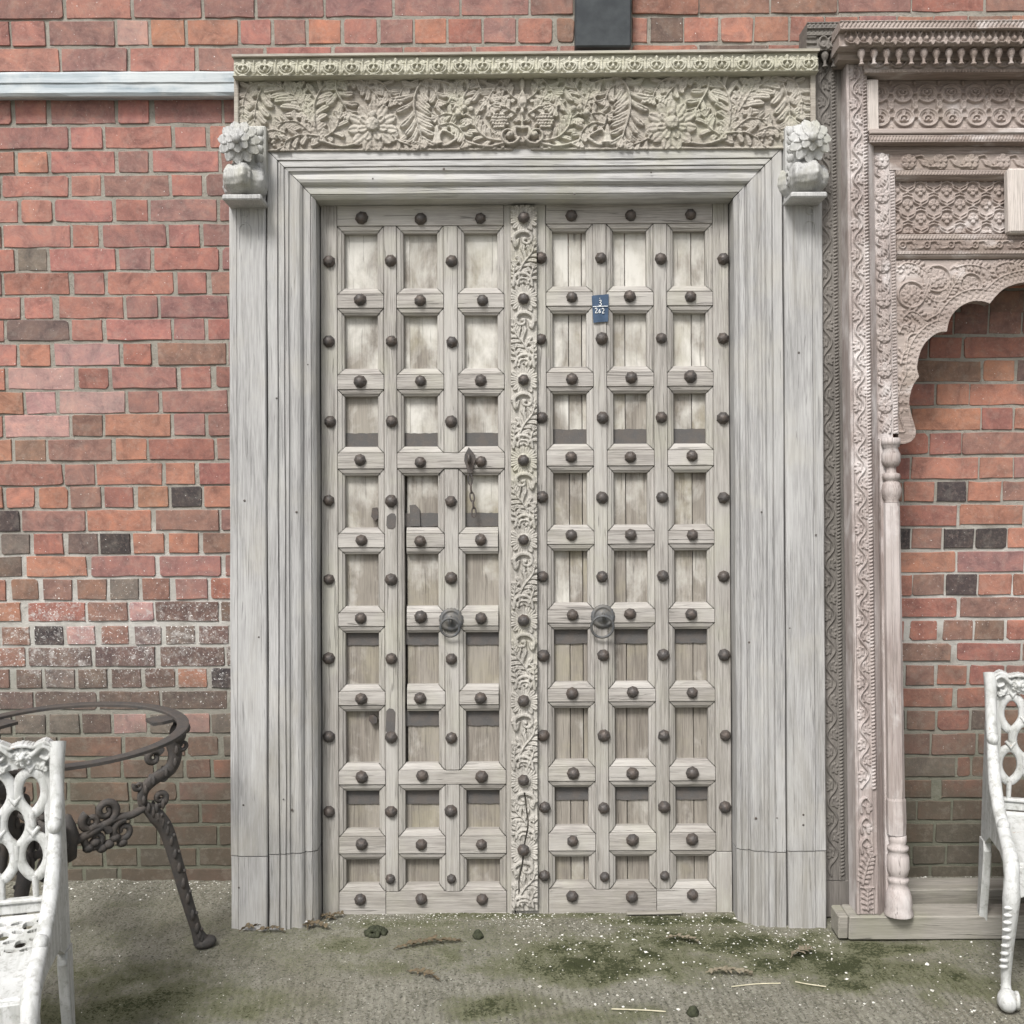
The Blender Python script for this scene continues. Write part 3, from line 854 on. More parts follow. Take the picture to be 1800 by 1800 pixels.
# ---------------------------------------------------------------- moulded jambs and lintel, mitred
PROFILE = [(0, .000), (.003, .004), (.030, .0045), (.0312, -.003), (.0335, -.003), (.0347, .002), (.050, .0025), (.0512, -.0035), (.0530, -.0035), (.0545, .000), (.062, -.001), (.0640, -.008),
           (.070, -.0095), (.076, -.0075), (.087, -.006), (.095, -.009), (.101, -.016), (.1035, -.0235), (.1065, -.0245), (.109, -.020), (.124, -.0235), (.1252, -.029), (.127, -.029), (.1285, -.026), (.134, -.032), (.1385, -.038)]
XI0, _ = uvD(557, 900, -.04); XI1, _ = uvD(1292, 900, -.04)          # clear opening
_, ZI = uvD(925, 350, -.04)
PW = PROFILE[-1][0]
XO0, XO1, ZO = XI0 - PW, XI1 + PW, ZI + PW
def profile_strip(mb, pts_fn, ends, back=-.135):
    """sweep PROFILE between two mitred ends; pts_fn(d, w, end)-> xyz"""
    prof = [(0, -.12)] + PROFILE + [(PW, back)]
    rings = []
    for e in ends: rings.append([pts_fn(d, w, e) for d, w in prof])
    mb.loft(rings, closed=False, cap=False, smooth=False)
    return mb
Z_FOOT = uvD(900, 1500)[1]
def jamb(side, z0, z1fn, name, inset=0.0, nseg=10):
    mb = MB()
    prof = [(0, -.12)] + PROFILE + [(PW, -.135)]
    rings = []
    zt_in, zt_out = None, None
    for i in range(nseg + 1):
        t = i / nseg
        ring = []
        for d, w in prof:
            zt = z1fn(d); z = z0 + (zt - z0) * t
            x = (XO0 + d) if side < 0 else (XO1 - d)
            jit = 0.0008 * math.sin(z * 9 + d * 200) + 0.0006 * math.sin(z * 23 + d * 90)
            ring.append((x + jit, -(w - inset) + 0.4 * jit, z))
        rings.append(ring)
    mb.loft(rings, closed=False, cap=False, smooth=False)
    # closing caps
    mb.add(rings[0], [tuple(range(len(prof)))]); mb.add(rings[-1], [tuple(range(len(prof)))])
    return mb.build(name, W_JAMB, doorway)
for s in (-1, 1):
    jamb(s, Z_FOOT + .002, lambda d: ZO - d - .0012, 'jamb')
    mbz = -0.02 if s < 0 else -0.02
    jamb(s, -.004, lambda d: Z_FOOT - .001, 'jamb_foot', inset=.0015, nseg=3)
def lintel():
    mb = MB(); prof = [(0, -.12)] + PROFILE + [(PW, -.135)]; rings = []
    for i in range(13):
        t = i / 12; ring = []
        for d, w in prof:
            xa, xb = XO0 + d + .0012, XO1 - d - .0012
            x = xa + (xb - xa) * t
            ring.append((x, -w + 0.0008 * math.sin(x * 13 + d * 150), ZO - d + 0.0009 * math.sin(x * 7 + d * 70)))
        rings.append(ring)
    mb.loft(rings, closed=False, cap=False, smooth=False)
    mb.add(rings[0], [tuple(range(len(prof)))]); mb.add(rings[-1], [tuple(range(len(prof)))])
    return mb.build('lintel', W_LINTEL, doorway)
lintel()

# ---------------------------------------------------------------- outer pilasters with their feet
X_PL0 = uvD(404, 1000)[0]; X_PR1 = uvD(1450, 1000)[0]
Z_CAP = uvD(430, 345)[1]
def pilaster(xa, xb, z0, z1, name, notch):
    mb = MB()
    w = .006
    # plank with an eased outer edge and a shallow bead near it
    e = .010
    outer_left = notch < 0
    pr = [(xa, -.11), (xa, w - .006), (xa + .004, w), (xb - .004, w), (xb, w - .004), (xb, -.11)]
    if outer_left: pr = [(xa, -.11), (xa, w - .010), (xa + .022, w - .004), (xa + .0235, w - .006), (xa + .025, w), (xb - .003, w + .001), (xb, w - .003), (xb, -.11)]
    else: pr = [(xa, -.11), (xa, w - .003), (xa + .003, w + .001), (xb - .035, w), (xb - .0335, w - .005), (xb - .032, w - .002), (xb - .004, w - .004), (xb, w - .010), (xb, -.11)]
    rings = []
    for i in range(9):
        z = z0 + (z1 - z0) * i / 8
        rings.append([(x + .0007 * math.sin(z * 11 + x * 99), -wv, z) for x, wv in pr])
    mb.loft(rings, closed=True, cap=True, smooth=False)
    # incised round-headed outline near the top
    o = mb.build(name, W_JAMB, doorway)
    return o
for (xa, xb, sgn) in ((X_PL0, XO0 - .0035, -1), (XO1 + .0035, X_PR1, 1)):
    pilaster(xa, xb, Z_FOOT + .0015 + .004 * sgn, Z_CAP, 'pilaster', sgn)
    pilaster(xa + .001, xb - .001, -.010, Z_FOOT - .0015 + .004 * sgn, 'pilaster_foot', sgn)
    xc = (xa + xb) / 2 - .006 if sgn < 0 else (xa + xb) / 2 + .018
    mb = MB()
    zt = Z_CAP - .065; r = .017
    for zt2, rr in ((zt - .035, r), (zt + .012, r * .62)):
        mb.tube([(xc + math.cos(a) * rr, -.0072, zt2 + math.sin(a) * rr) for a in np.linspace(0, math.pi, 11)] if rr == r else
                [(xc + math.cos(a) * rr, -.0072, zt2 + math.sin(a) * rr) for a in np.linspace(-.4, 2 * math.pi - .8, 17)], .0016, 5)
    for dx in (-r, r): mb.tube([(xc + dx, -.0072, zt - .035), (xc + dx, -.0070, zt - .035 - .06)], [.0016, .0006], 5)
    mb.build('incised_outline', W_CORBEL, doorway)

# ---------------------------------------------------------------- frieze
FR = Relief(420, 1424, 132, 264, 0.82)
def frieze_half(R):
    def A(*a, **kw):
        a = list(a); a[4] *= 1.42; a[3] *= 1.12; a[2] *= 1.12
        R.acanthus(*a, lk=1.30, **kw)
    # leaves hanging from the top edge and rising from the vine, left to right
    A([(482, 136), (462, 150), (450, 185), (447, 212)], 8, 15, 24, 5, 1.0, (1, -1), 0.75, 2.4, .4)
    A([(470, 140), (440, 148), (428, 175), (426, 205)], 6, 9, 14, 4, .8, (1, -1), 0.8, 2.0)
    A([(572, 250), (545, 215), (520, 172), (478, 141)], 11, 15, 27, 5, 1.0, (-1,), 0.85, 3.2, .4)
    A([(572, 250), (546, 215), (522, 172), (480, 142)], 8, 8, 14, 4, .85, (1,), 0.7, 2.4, .4)
    A([(560, 246), (553, 210), (556, 172), (578, 142), (602, 143)], 9, 10, 21, 4.6, 1.0, (1, -1), 0.85, 3.0, .4)
    A([(545, 205), (535, 178), (528, 150)], 5, 6, 12, 3.4, .85, (1, -1), .6, 1.6)
    A([(538, 200), (515, 160), (508, 140)], 4, 6, 10, 3.2, .8, (1, -1), .6, 1.6)
    A([(590, 141), (592, 160), (604, 182), (612, 196)], 7, 12, 20, 4.6, 1.05, (1, -1), .8, 2.4)
    A([(596, 140), (630, 138), (655, 160), (668, 176)], 7, 10, 17, 4.2, .95, (1, -1), .8, 2.4)
    A([(640, 137), (672, 146), (690, 175)], 6, 9, 15, 4.0, .9, (1, -1), .8, 2.0)
    A([(735, 140), (712, 150), (700, 172)], 6, 8, 14, 4, .9, (1, -1), .8, 2.0)
    A([(770, 137), (738, 150), (728, 190), (742, 244)], 12, 14, 25, 4.8, 1.08, (1, -1), .7, 3.4, .4)
    A([(742, 150), (762, 156), (772, 178)], 6, 8, 15, 4, .95, (1, -1), .8, 2.0)
    A([(745, 140), (790, 148), (806, 175), (812, 192)], 8, 9, 17, 4.2, .95, (1, -1), .8, 2.6)
    A([(814, 200), (816, 170), (832, 143)], 7, 9, 16, 4, 1.0, (1, -1), .6, 2.2)
    A([(810, 196), (800, 165), (806, 145)], 5, 6, 11, 3.4, .85, (1, -1), .6, 1.6)
    A([(838, 140), (846, 160), (862, 188)], 7, 11, 19, 4.4, 1.0, (1, -1), .8, 2.2)
    A([(884, 138), (868, 158), (856, 178)], 5, 8, 14, 3.8, .9, (1, -1), .8, 2.0)
    A([(892, 250), (858, 244), (838, 226), (832, 206)], 9, 8, 15, 3.8, 1.0, (1, -1), .8, 2.8)
    A([(806, 206), (786, 200), (768, 205)], 5, 8, 12, 3.6, .9, (1, -1), .8, 2.0)
    # vine along the foot
    R.curve([(890, 252), (850, 258), (800, 240), (775, 222), (770, 205)], 3.6, 2.2, 1.0)
    R.curve([(800, 246), (780, 256), (772, 240), (784, 224), (800, 226), (806, 240), (796, 248)], 3.4, 2.0, 1.0, groove=.3)
    A([(775, 220), (795, 218), (812, 232), (818, 250)], 7, 8, 14, 4, 1.0, (1, -1), .8, 2.2)
    R.curve([(560, 246), (600, 256), (640, 250), (690, 246), (742, 252)], 3.4, 2.4, .9)
    A([(690, 238), (702, 248), (724, 256)], 6, 7, 12, 3.6, .9, (1, -1), .8, 2.0)
    A([(560, 238), (530, 236), (505, 246), (500, 258)], 8, 9, 16, 4.4, 1.0, (1, -1), .8, 2.6)
    A([(545, 230), (520, 212), (492, 214)], 7, 8, 14, 4, .9, (1, -1), .8, 2.2)
    A([(572, 240), (590, 226), (596, 206)], 6, 9, 15, 4, .95, (1, -1), .8, 2.2)
    A([(500, 232), (478, 226), (460, 236)], 6, 8, 13, 3.8, .8, (1, -1), .8, 2.0)
    for i in range(26):                              # worn, pitted bunch at the end
        R.dome((478 + 22 * rng.random(), 222 + 32 * rng.random()), 3.4, h=.55 + .3 * rng.random())
    # big flower, bell, buds, grape bunch
    R.flower((655, 222), 43, 11, 1.15, 0, 0, .15, W=9.5)
    R.flower((655, 222), 26, 7, 1.5, 0, 0, .2, W=8.5)
    R.dome((655, 219), 12, 12, .45, 1.15)
    for a in range(3): R.seg((655 - 9 * math.cos(a * 1.05), 219 - 9 * math.sin(a * 1.05)), (655 + 9 * math.cos(a * 1.05), 219 + 9 * math.sin(a * 1.05)), 1.2, 1.2, 1.7)
    R.dome((655, 203), 7, 7, .5, 1.1)
    R.seg((768, 222), (768, 250), 3, 9, .9, 1.1, .2); R.seg((760, 252), (777, 252), 3.2, 3.2, 1.1)
    for c in ((805, 202), (816, 192), (828, 194)): R.dome(c, 6.5, 6.5, .9, .4)
    for i in range(5): R.lobe((820, 208), math.pi / 2 + (i - 2) * .45, 14, 4, 1.05)
    for i in range(6):
        for j in range(5):
            x, y = 864 + i * 5.2 + (j % 2) * 2.6, 204 + j * 5.4
            if ((x - 878) / 16) ** 2 + ((y - 215) / 15) ** 2 < 1: R.dome((x, y), 3.1, h=.45, base=.75)
    for a in (0.6, 1.3, 2.0, 2.6): R.lobe((876, 228), a, 12, 4, 1.0)
    R.curve([(862, 205), (858, 192), (872, 184), (888, 190)], 3, 2, .9)
    # the centre: palmette over a baluster over two volutes
    R.curve([(918, 226), (906, 226), (906, 240), (916, 250)], 4, 4, 1.2, groove=.3)
    th = np.linspace(0, 4.2 * math.pi / 2 + 1.5, 40)
    R.curve([(895 + (19 - 2.2 * t) * math.cos(t + .3), 239 + (18 - 2.1 * t) * math.sin(t + .3)) for t in th], 4.2, 2.6, 1.3, n=80)
    R.dome((895, 239), 5.5, h=.5, base=1.0)
    for i, a in enumerate((-2.6, -2.1, -1.75, -1.57)): R.lobe((918, 152 + i * 3), a + math.pi, 26 - abs(i - 2) * 2, 4.2, 1.0, 0, .4)
    R.curve([(918, 162), (912, 178), (914, 190)], 3, 3, 1.0)
    R.dome((918, 150), 5, 13, .6, .5)
    R.dome((918, 180), 5.5, 9, .5, .7); R.dome((918, 198), 4, 6, .5, .7); R.seg((918, 160), (918, 228), 2.8, 3.4, .9)
    for a in (-2.7, -2.2): R.lobe((912, 216), a, 10, 3.2, 1.0)
    R.dome((912, 214), 3, h=.6, base=.5)
    A([(906, 200), (888, 188), (880, 172)], 5, 7, 12, 3.4, .9, (1, -1), .7, 2.0)
    A([(908, 176), (894, 164), (890, 148)], 5, 6, 11, 3.2, .9, (1, -1), .7, 1.8)
    R.seg((430, 262), (900, 262), 2.5, 2.5, .55)
frieze_half(FR); FR.mirror(918.0)
FR.fill(.38, 7); FR.wear(3, .22); FR.blur(1)
FRc = [uvD(420, 135, .012), uvD(1424, 126, .012), uvD(420, 266, .012), uvD(1424, 261, .012)]
FR.lay('frieze', FRc, .0205, .002, W_FRIEZE, doorway, thick=.09)
mb = MB(); a = uvD(411, 132, .02); b_ = uvD(419.2, 270, .02); mb.box(a[0], b_[0], -.020, .085, Z_CAP + .02, a[1], .002)
mb.build('frieze_end', W_FRIEZE, doorway)
mb = MB(); a = uvD(1424.8, 124, .02); b_ = uvD(1435, 270, .02); mb.box(a[0], b_[0], -.020, .085, Z_CAP + .02, a[1], .002)
mb.build('frieze_end', W_FRIEZE, doorway)

# ---------------------------------------------------------------- cornice with a row of leaf-and-bud motifs
CR = Relief(411, 1437, 100, 136, 0.72)
def cornice_motif(R, cx):
    y = 118
    # tulip between two roundels
    for q in (-1, 1):
        R.lobe((cx + 19.1, 131), -math.pi / 2 + q * .33, 27, 5.2, .85, q * .10, .0, .7, q)
    R.seg((cx + 19.1, 106), (cx + 19.1, 128), 1.5, 1.2, 1.0)
    # roundel: open ring, two curls and a drop
    R.ring((cx, y + 1), 13.2, 13.4, 2.3, 1.0, -math.pi * .12, math.pi * 1.12)
    for q in (-1, 1):
        R.lobe((cx + q * 2.5, y - 3), -math.pi / 2 + q * 1.0, 13, 4.4, .95, q * .3, .3, .7)
        R.curve([(cx + q * 2, y - 4), (cx + q * 8, y - 1), (cx + q * 8, y + 5), (cx + q * 3.4, y + 9)], 1.9, 1.5, .95)
    R.dome((cx, y + 3.5), 3.2, 4.4, .55, .55)
    R.lobe((cx, y - 1), -math.pi / 2, 14, 3.4, 1.0, 0, .2)
for i in range(27):
    cornice_motif(CR, 428 + i * 38.2)
CR.seg((411, 134.6), (1437, 134.6), 1.4, 1.4, 1.0)
CR.wear(8, .25); CR.blur(1)
CRc = [uvD(411, 102.5, .035), uvD(1437, 92.5, .035), uvD(411, 138, .035), uvD(1437, 128, .035)]
CR.lay('cornice', CRc, .0130, .022, W_CORNICE, doorway, thick=.10,
       base=lambda X, Y: .010 + .006 * np.clip((Y - 100) / 36, 0, 1))
mb = MB(); z1 = CRc[0][1]; z2 = CRc[1][1]
mb.add([(CRc[0][0] - .004, -.046, z1 + .001), (CRc[1][0] + .004, -.046, z2 + .001), (CRc[1][0] + .004, .08, z2 + .001), (CRc[0][0] - .004, .08, z1 + .001),
        (CRc[0][0] - .004, -.046, z1 + .008), (CRc[1][0] + .004, -.046, z2 + .008), (CRc[1][0] + .004, .08, z2 + .008), (CRc[0][0] - .004, .08, z1 + .008)],
       [(0, 1, 2, 3), (7, 6, 5, 4), (0, 4, 5, 1), (1, 5, 6, 2), (2, 6, 7, 3), (3, 7, 4, 0)])
mb.build('cornice_board', W_FRIEZE, doorway)

# ---------------------------------------------------------------- corbels with a flower each
def petal(mb, c, ang, L, W, tilt, y0, cup=.25):
    """flat-ish scooped petal, radiating in the local xz plane"""
    n, m = 6, 4; V, Fs = [], []
    ca, sa = math.cos(ang), math.sin(ang)
    for i in range(n + 1):
        t = math.sin(math.pi / 2 * i / n)
        w = W * (0.45 + 0.55 * (t / .65) ** .9 if t < .65 else math.sqrt(max(0.03, 1 - ((t - .65) / .36) ** 2)))
        for j in range(m + 1):
            s = -1 + 2 * j / m
            u = L * t * (0.97 + 0.03 * math.cos(s * 3)); v = s * w
            y = y0 - tilt * L * t + cup * W * (s * s) * -1 + .25 * L * t * t
            V.append((c[0] + u * ca - v * sa, y, c[1] + u * sa + v * ca))
    for i in range(n):
        for j in range(m):
            a = i * (m + 1) + j; Fs.append((a, a + 1, a + m + 2, a + m + 1))
    k = len(V)
    V2 = [(x, y + .006, z) for x, y, z in V]
    Fb = [tuple(i + k for i in f[::-1]) for f in Fs]
    rim = []
    ring = [i * (m + 1) for i in range(n + 1)] + [n * (m + 1) + j for j in range(1, m + 1)] + [i * (m + 1) + m for i in range(n - 1, -1, -1)] + [j for j in range(m - 1, 0, -1)]
    for q in range(len(ring)):
        a, b2 = ring[q], ring[(q + 1) % len(ring)]; rim.append((a, a + k, b2 + k, b2))
    mb.add(V + V2, Fs + Fb + rim, True)

def corbel(cx_px, flower_px, mirror):
    s = -1 if mirror else 1
    # block against the frame
    xa, zt = uvD(cx_px[0], 222, .03); xb, zb = uvD(cx_px[1], 333, .03)
    mb = MB(); mb.box(xa, xb, -.035, .08, zb, zt, .004)
    zl = uvD(430, 348, .11)[1]; zl2 = uvD(430, 338, .11)[1]; fx_ = uvD(*flower_px, .12)[0]
    mb.box(min(xa, xb, fx_ - .052), max(xa, xb, fx_ + .052), -.094, .06, zl, zl2, .004)
    # leaves cut into the block's face
    xm = (xa + xb) / 2
    for i in range(7):
        for q in (-1, 1):
            mb.blob((xm + q * .016, -.036, zt - .02 - i * .026), (.015, .010, .016), 8, 5, np.array(Matrix.Rotation(q * .6, 3, 'Y')))
    body = mb.build('corbel', W_CORBEL, doorway)
    # scrolled bracket, bulging forward under the flower
    fx, fz = uvD(*flower_px, .12)
    mb = MB()
    prof = [(.125, .050, .030), (.10, .075, .038), (.075, .088, .040), (.05, .082, .040), (.030, .070, .040), (.020, .072, .043), (.008, .092, .049), (-.012, .108, .053),
            (-.035, .112, .054), (-.055, .102, .051), (-.072, .080, .046), (-.082, .045, .040)]
    zmid = zl2 + .0815
    pz = np.array([p[0] for p in prof][::-1]); pd = np.array([p[1] for p in prof][::-1]); ph_ = np.array([p[2] for p in prof][::-1])
    zz = np.linspace(pz[0], pz[-1], 64); aa = np.linspace(0, math.pi, 61)
    A_, Z_ = np.meshgrid(aa, zz)
    dep = np.interp(Z_, pz, pd); hw = np.interp(Z_, pz, ph_)
    # acanthus wrap: scooped lobes turned over at the top of the belly
    lob = np.abs(np.sin(A_ * 3.5)) ** .6
    belly = np.exp(-((Z_ + .030) / .040) ** 2)
    tipz = -.020 + .030 * lob
    disp = .014 * belly * (lob - .45) + .009 * (Z_ < tipz) * (Z_ > -.075) * lob * np.clip((Z_ + .075) / .02, 0, 1)
    disp += .0035 * belly * np.sin(A_ * 15) + .004 * (vnoise(A_ * 10, Z_ * 220, 1.0, 91, 3) - .5)
    upper = np.exp(-((Z_ - .075) / .03) ** 2); disp += .007 * upper * np.sin(A_ * 9 + Z_ * 110)
    Px = fx + (hw + disp) * np.cos(A_); Py = .03 - (dep + .03 + disp) * np.sin(A_) ** .7
    P3 = np.stack([Px, Py, Z_ + zmid], -1)
    P3 = np.concatenate([np.stack([fx + hw[:, :1], np.full_like(hw[:, :1], .06), Z_[:, :1] + zmid], -1), P3, np.stack([fx - hw[:, -1:], np.full_like(hw[:, -1:], .06), Z_[:, -1:] + zmid], -1)], 1)
    me = grid_mesh('bracket', P3, True); me.materials.append(W_CORBEL); br = link('bracket', me, body)
    for q in (-1, 1):
        th = np.linspace(0, 9, 40); mb = MB()
        mb.tube([(fx + q * .050, -.050 + (.026 - .0026 * t) * math.cos(t), zmid - .035 + (.026 - .0026 * t) * math.sin(t)) for t in th], .0055, 6)
        mb.build('volute', W_CORBEL, body)
    mb = MB()
    for i in range(11): petal(mb, (fx, fz), i * 2 * math.pi / 11 + .1, .065, .0168, -.04, -.116, .10)
    for i in range(7): petal(mb, (fx, fz), i * 2 * math.pi / 7 + .3, .037, .0130, .02, -.128, .10)
    mb.lathe([(.030, .095), (.034, .105), (.030, .118), (.002, .122)], 16, (fx, 0, fz), 'y')
    mb.blob((fx, -.134, fz), (.0135, .012, .0135), 14, 8)
    mb.build('flower', W_CORBEL, body)
corbel((424, 468), (417, 246), False)
corbel((1380, 1420), (1427, 243), True)

# nail holes and small knots in the frame timber
rr_ = random.Random(9)
for px, py in ((428, 1415), (455, 1120), (498, 1405), (512, 1425), (508, 1418), (486, 700), (1330, 1440), (1366, 1438), (1412, 1432), (1412, 1450), (1388, 1104), (1434, 940), (1318, 1130), (1340, 900), (520, 900), (540, 640),
               (655, 313), (888, 285), (1145, 302), (780, 296), (1010, 340), (430, 880), (420, 1560), (1404, 620)):
    x, z = uvD(px, py, .006); yy = -.0074 if (px < 470 or px > 1380) else (-.0052 if px < 505 or 1345 < px < 1375 else .004)
    if 500 < px < 1345 and py < 360: yy = -.001
    hb = MB(); hb.lathe([(.0022 + .002 * rr_.random(), 0), (.0018, .0006), (.0003, .0008)], 8, (x, yy, z), 'y')
    hb.build('nail_hole', M_STUD, doorway)
# ================================================================== the two studded leaves
WF, WP = -.100, -.134                     # face of the stiles, face of the boards behind
MOULD = [(0, 0), (.0015, -.0045), (.0035, -.0025), (.0125, -.0055), (.0138, -.0088), (.0195, -.0120), (.0208, -.0150), (.0208, -.036)]
MW = MOULD[-1][0]
G = .0007
def studs_meshes():
    out = []
    for k in range(4):
        mb = MB(); r = random.Random(40 + k)
        j = lambda: 1 + (r.random() - .5) * .07
        prof = [(.0190 * j(), -.002), (.0200 * j(), .003), (.0172 * j(), .0105), (.0115 * j(), .0165), (.0055, .0192), (.0008, .0200)]
        n = 8 if k != 2 else 7
        rings = []
        for rr, z in prof:
            rings.append([(rr * math.cos(a) * (1 + (r.random() - .5) * .09), -z, rr * math.sin(a) * (1 + (r.random() - .5) * .06)) for a in np.linspace(0, 2 * math.pi, n, endpoint=False)])
        mb.loft(rings, True, True, False)
        me = mb.mesh('stud'); me.materials.append(M_STUD); out.append(me)
    return out
STUDS = studs_meshes()
def stud(px, py, parent, w=WF, sc=1.0):
    x, z = uvD(px, py, w + .012)
    M = Matrix.Translation((x, -w, z)) @ Matrix.Rotation(random.random() * 6.28, 4, 'Y') @ Matrix.Rotation((random.random() - .5) * .35, 4, 'X') @ Matrix.Scale(sc * (0.91 + .10 * random.random()), 4)
    return link('stud', random.choice(STUDS), parent, M)

def strip(mb, p0, p1, q0, q1, w):
    """moulding between the outer edge p0-p1 and the inner edge q0-q1 (local x,z), following MOULD"""
    rings = []
    for e0, e1 in ((p0, q0), (p1, q1)):
        rings.append([(e0[0] + (e1[0] - e0[0]) * d / MW, -(w + dw), e0[1] + (e1[1] - e0[1]) * d / MW) for d, dw in MOULD])
    mb.loft(rings, closed=False, cap=False, smooth=False)

def flat(mb, x0, x1, z0, z1, w, wav=0.0):
    """plank face with sides going back"""
    n = max(2, int((z1 - z0) / .12)) if (z1 - z0) > (x1 - x0) else max(2, int((x1 - x0) / .12))
    mb.box(x0, x1, -w, -(WP + .001), z0, z1, .0012)

class Leaf:
    def __init__(self, name_board, cols, rows, xs, label):
        self.cols_px, self.rows_px = cols, rows
        # clear openings in local metres, measured at the inner arris
        wi = WF - .014
        self.cols = [(uvD(a, 900, wi)[0], uvD(b, 900, wi)[0]) for a, b in cols]
        self.rows = [(uvD((cols[0][0] + cols[-1][1]) / 2, a, wi)[1], uvD((cols[0][0] + cols[-1][1]) / 2, b, wi)[1]) for a, b in rows]
        self.x0, self.x1 = xs
        self.label = label

def build_leaf(L, board_edges, top_px, bot_px, rail_spans, wicket=None, right_stile_to=None, seam_px=()):
    """door leaf: boards behind, uprights and cross pieces in front, each its own piece of timber"""
    cxp = (L.cols_px[0][0] + L.cols_px[-1][1]) / 2
    zt = uvD(cxp, top_px, WF)[1]; zb = .004
    wk = wicket or {}
    # boards
    first = None
    be = [uvD(p, 900, WP)[0] for p in board_edges]
    leaf = None
    for i in range(len(be) - 1):
        mb = MB(); mb.box(be[i] + (.0036 if wk and i == 1 else .0012), be[i + 1] - (.0036 if wk and i == 0 else .0012), -WP + .0012 * (i % 2), -WP + .03, zb, zt, .001)
        if leaf is None:
            leaf = mb.build('door_leaf', W_PANEL, doorway); leaf['label'] = L.label
        else: mb.build('board', W_PANEL, leaf)
    if wk:                                     # above and below the wicket the joint between the boards is backed
        xg = be[1]
        for za, zb_ in ((zt - .002, L.rows[3][0] + .012), (L.rows[6][1] - .012, zb)):
            mb = MB(); mb.box(xg - .014, xg + .014, -WP - .0015, -WP + .012, zb_, za, .0005); mb.build('joint_cover', W_PANEL, leaf)
    O = lambda c: (c[0] - MW, c[1] + MW)
    nc, nr = len(L.cols), len(L.rows)
    Zo = [(t + MW, b - MW) for t, b in L.rows]            # outer edges of the openings (top, bottom)
    wk = wicket or {}
    def upright(x0, x1, ztop, zbot, left_col, right_col, rows, whole=(None, None), w=WF, name='upright'):
        mb = MB(); flat(mb, x0 + G, x1 - G, zbot, ztop, w)
        for side, col in ((-1, left_col), (1, right_col)):
            if col is None: continue
            xe = x0 + G if side < 0 else x1 - G
            xi = L.cols[col][1] if side < 0 else L.cols[col][0]
            spans = whole[0 if side < 0 else 1]
            todo = []
            for r in rows:
                if spans and spans[0] <= r <= spans[1]: continue
                todo.append((Zo[r][0] - G, L.rows[r][0] - G, L.rows[r][1] + G, Zo[r][1] + G))
            if spans:
                a, b = spans; todo.append((Zo[a][0] - G, L.rows[a][0] - G, L.rows[b][1] + G, Zo[b][1] + G))
            for zo1, zi1, zi0, zo0 in todo:
                strip(mb, (xe, zo0), (xe, zo1), (xi, zi0), (xi, zi1), w - .0002)
        return mb.build(name, W_LEAFV, leaf)
    def rail(c0, c1, zo_top, zo_bot, up_row, dn_row, w, sqL=None, sqR=None, name='cross_piece', xl_=None):
        """cross piece over columns c0..c1; up_row is the opening above it, dn_row the one below it"""
        xl = O(L.cols[c0])[0] + G if sqL is None else sqL; xr = O(L.cols[c1])[1] - G if sqR is None else sqR
        if xl_ is not None: xl = xl_
        mb = MB(); flat(mb, xl, xr, zo_bot, zo_top, w)
        for c in range(c0, c1 + 1):
            oi, (xi0, xi1) = O(L.cols[c]), L.cols[c]
            xo0, xo1 = oi[0] + 2 * G, oi[1] - 2 * G
            a0, a1 = xi0 + 2 * G, xi1 - 2 * G
            if sqL is not None and c == c0: xo0 = a0 = sqL
            if sqR is not None and c == c1: xo1 = a1 = sqR
            if up_row is not None: strip(mb, (xo0, zo_top), (xo1, zo_top), (a0, L.rows[up_row][1] + .0), (a1, L.rows[up_row][1] + .0), w - .0002)
            if dn_row is not None: strip(mb, (xo0, zo_bot), (xo1, zo_bot), (a0, L.rows[dn_row][0] - .0), (a1, L.rows[dn_row][0] - .0), w - .0002)
        return mb.build(name, W_LEAFH, leaf)
    jw = lambda: WF + .0006 + .0016 * random.random()
    xs_o = [O(c) for c in L.cols]
    # outer uprights
    upright(L.x0, xs_o[0][0], zt, zb, None, 0, range(nr), name='stile')
    if wk: upright(xs_o[-1][1], L.x1, zt, zb, nc - 1, None, range(nr), whole=((3, 6), None), name='stile')
    else:
        zr = uvD(1280, 1497, WF)[1]
        mb = None
        upright(xs_o[-1][1], L.x1, zt, zr + .001, nc - 1, None, [r for r in range(nr - 1)], name='stile')
        upright(xs_o[-1][1], L.x1, zr - .001, zb, nc - 1, None, [nr - 1], w=WF + .002, name='stile_repair')
    # middle uprights
    ztop_m = Zo[0][0] - G; zbot_m = Zo[-1][1] + G
    for c in range(nc - 1):
        xa, xb = xs_o[c][1], xs_o[c + 1][0]
        if wk and c == 1:
            upright(xa, xb, ztop_m, Zo[2][1] + G, 1, 2, [0, 1, 2])
            upright(xa, xb, Zo[3][0] - .0015, Zo[6][1] + .0015, 1, 2, [3, 4, 5, 6], w=WF - .002, name='wicket_upright')
            upright(xa, xb, Zo[7][0] - G, zbot_m, 1, 2, [7, 8])
        elif wk and c == 0:
            upright(xa, xb, ztop_m, zbot_m, 0, 1, range(nr), whole=(None, (3, 6)))
        else:
            upright(xa, xb, ztop_m, zbot_m, c, c + 1, range(nr))
    # top and bottom pieces
    rail(0, nc - 1, zt, Zo[0][0] + G, None, 0, WF + .0012, name='top_rail')
    for (c0, c1) in rail_spans['bottom']:
        rail(c0, c1, Zo[-1][1] - G, zb, nr - 1, None, jw(), name='bottom_rail', xl_=(xs_o[c0 - 1][1] + G if c0 else None))
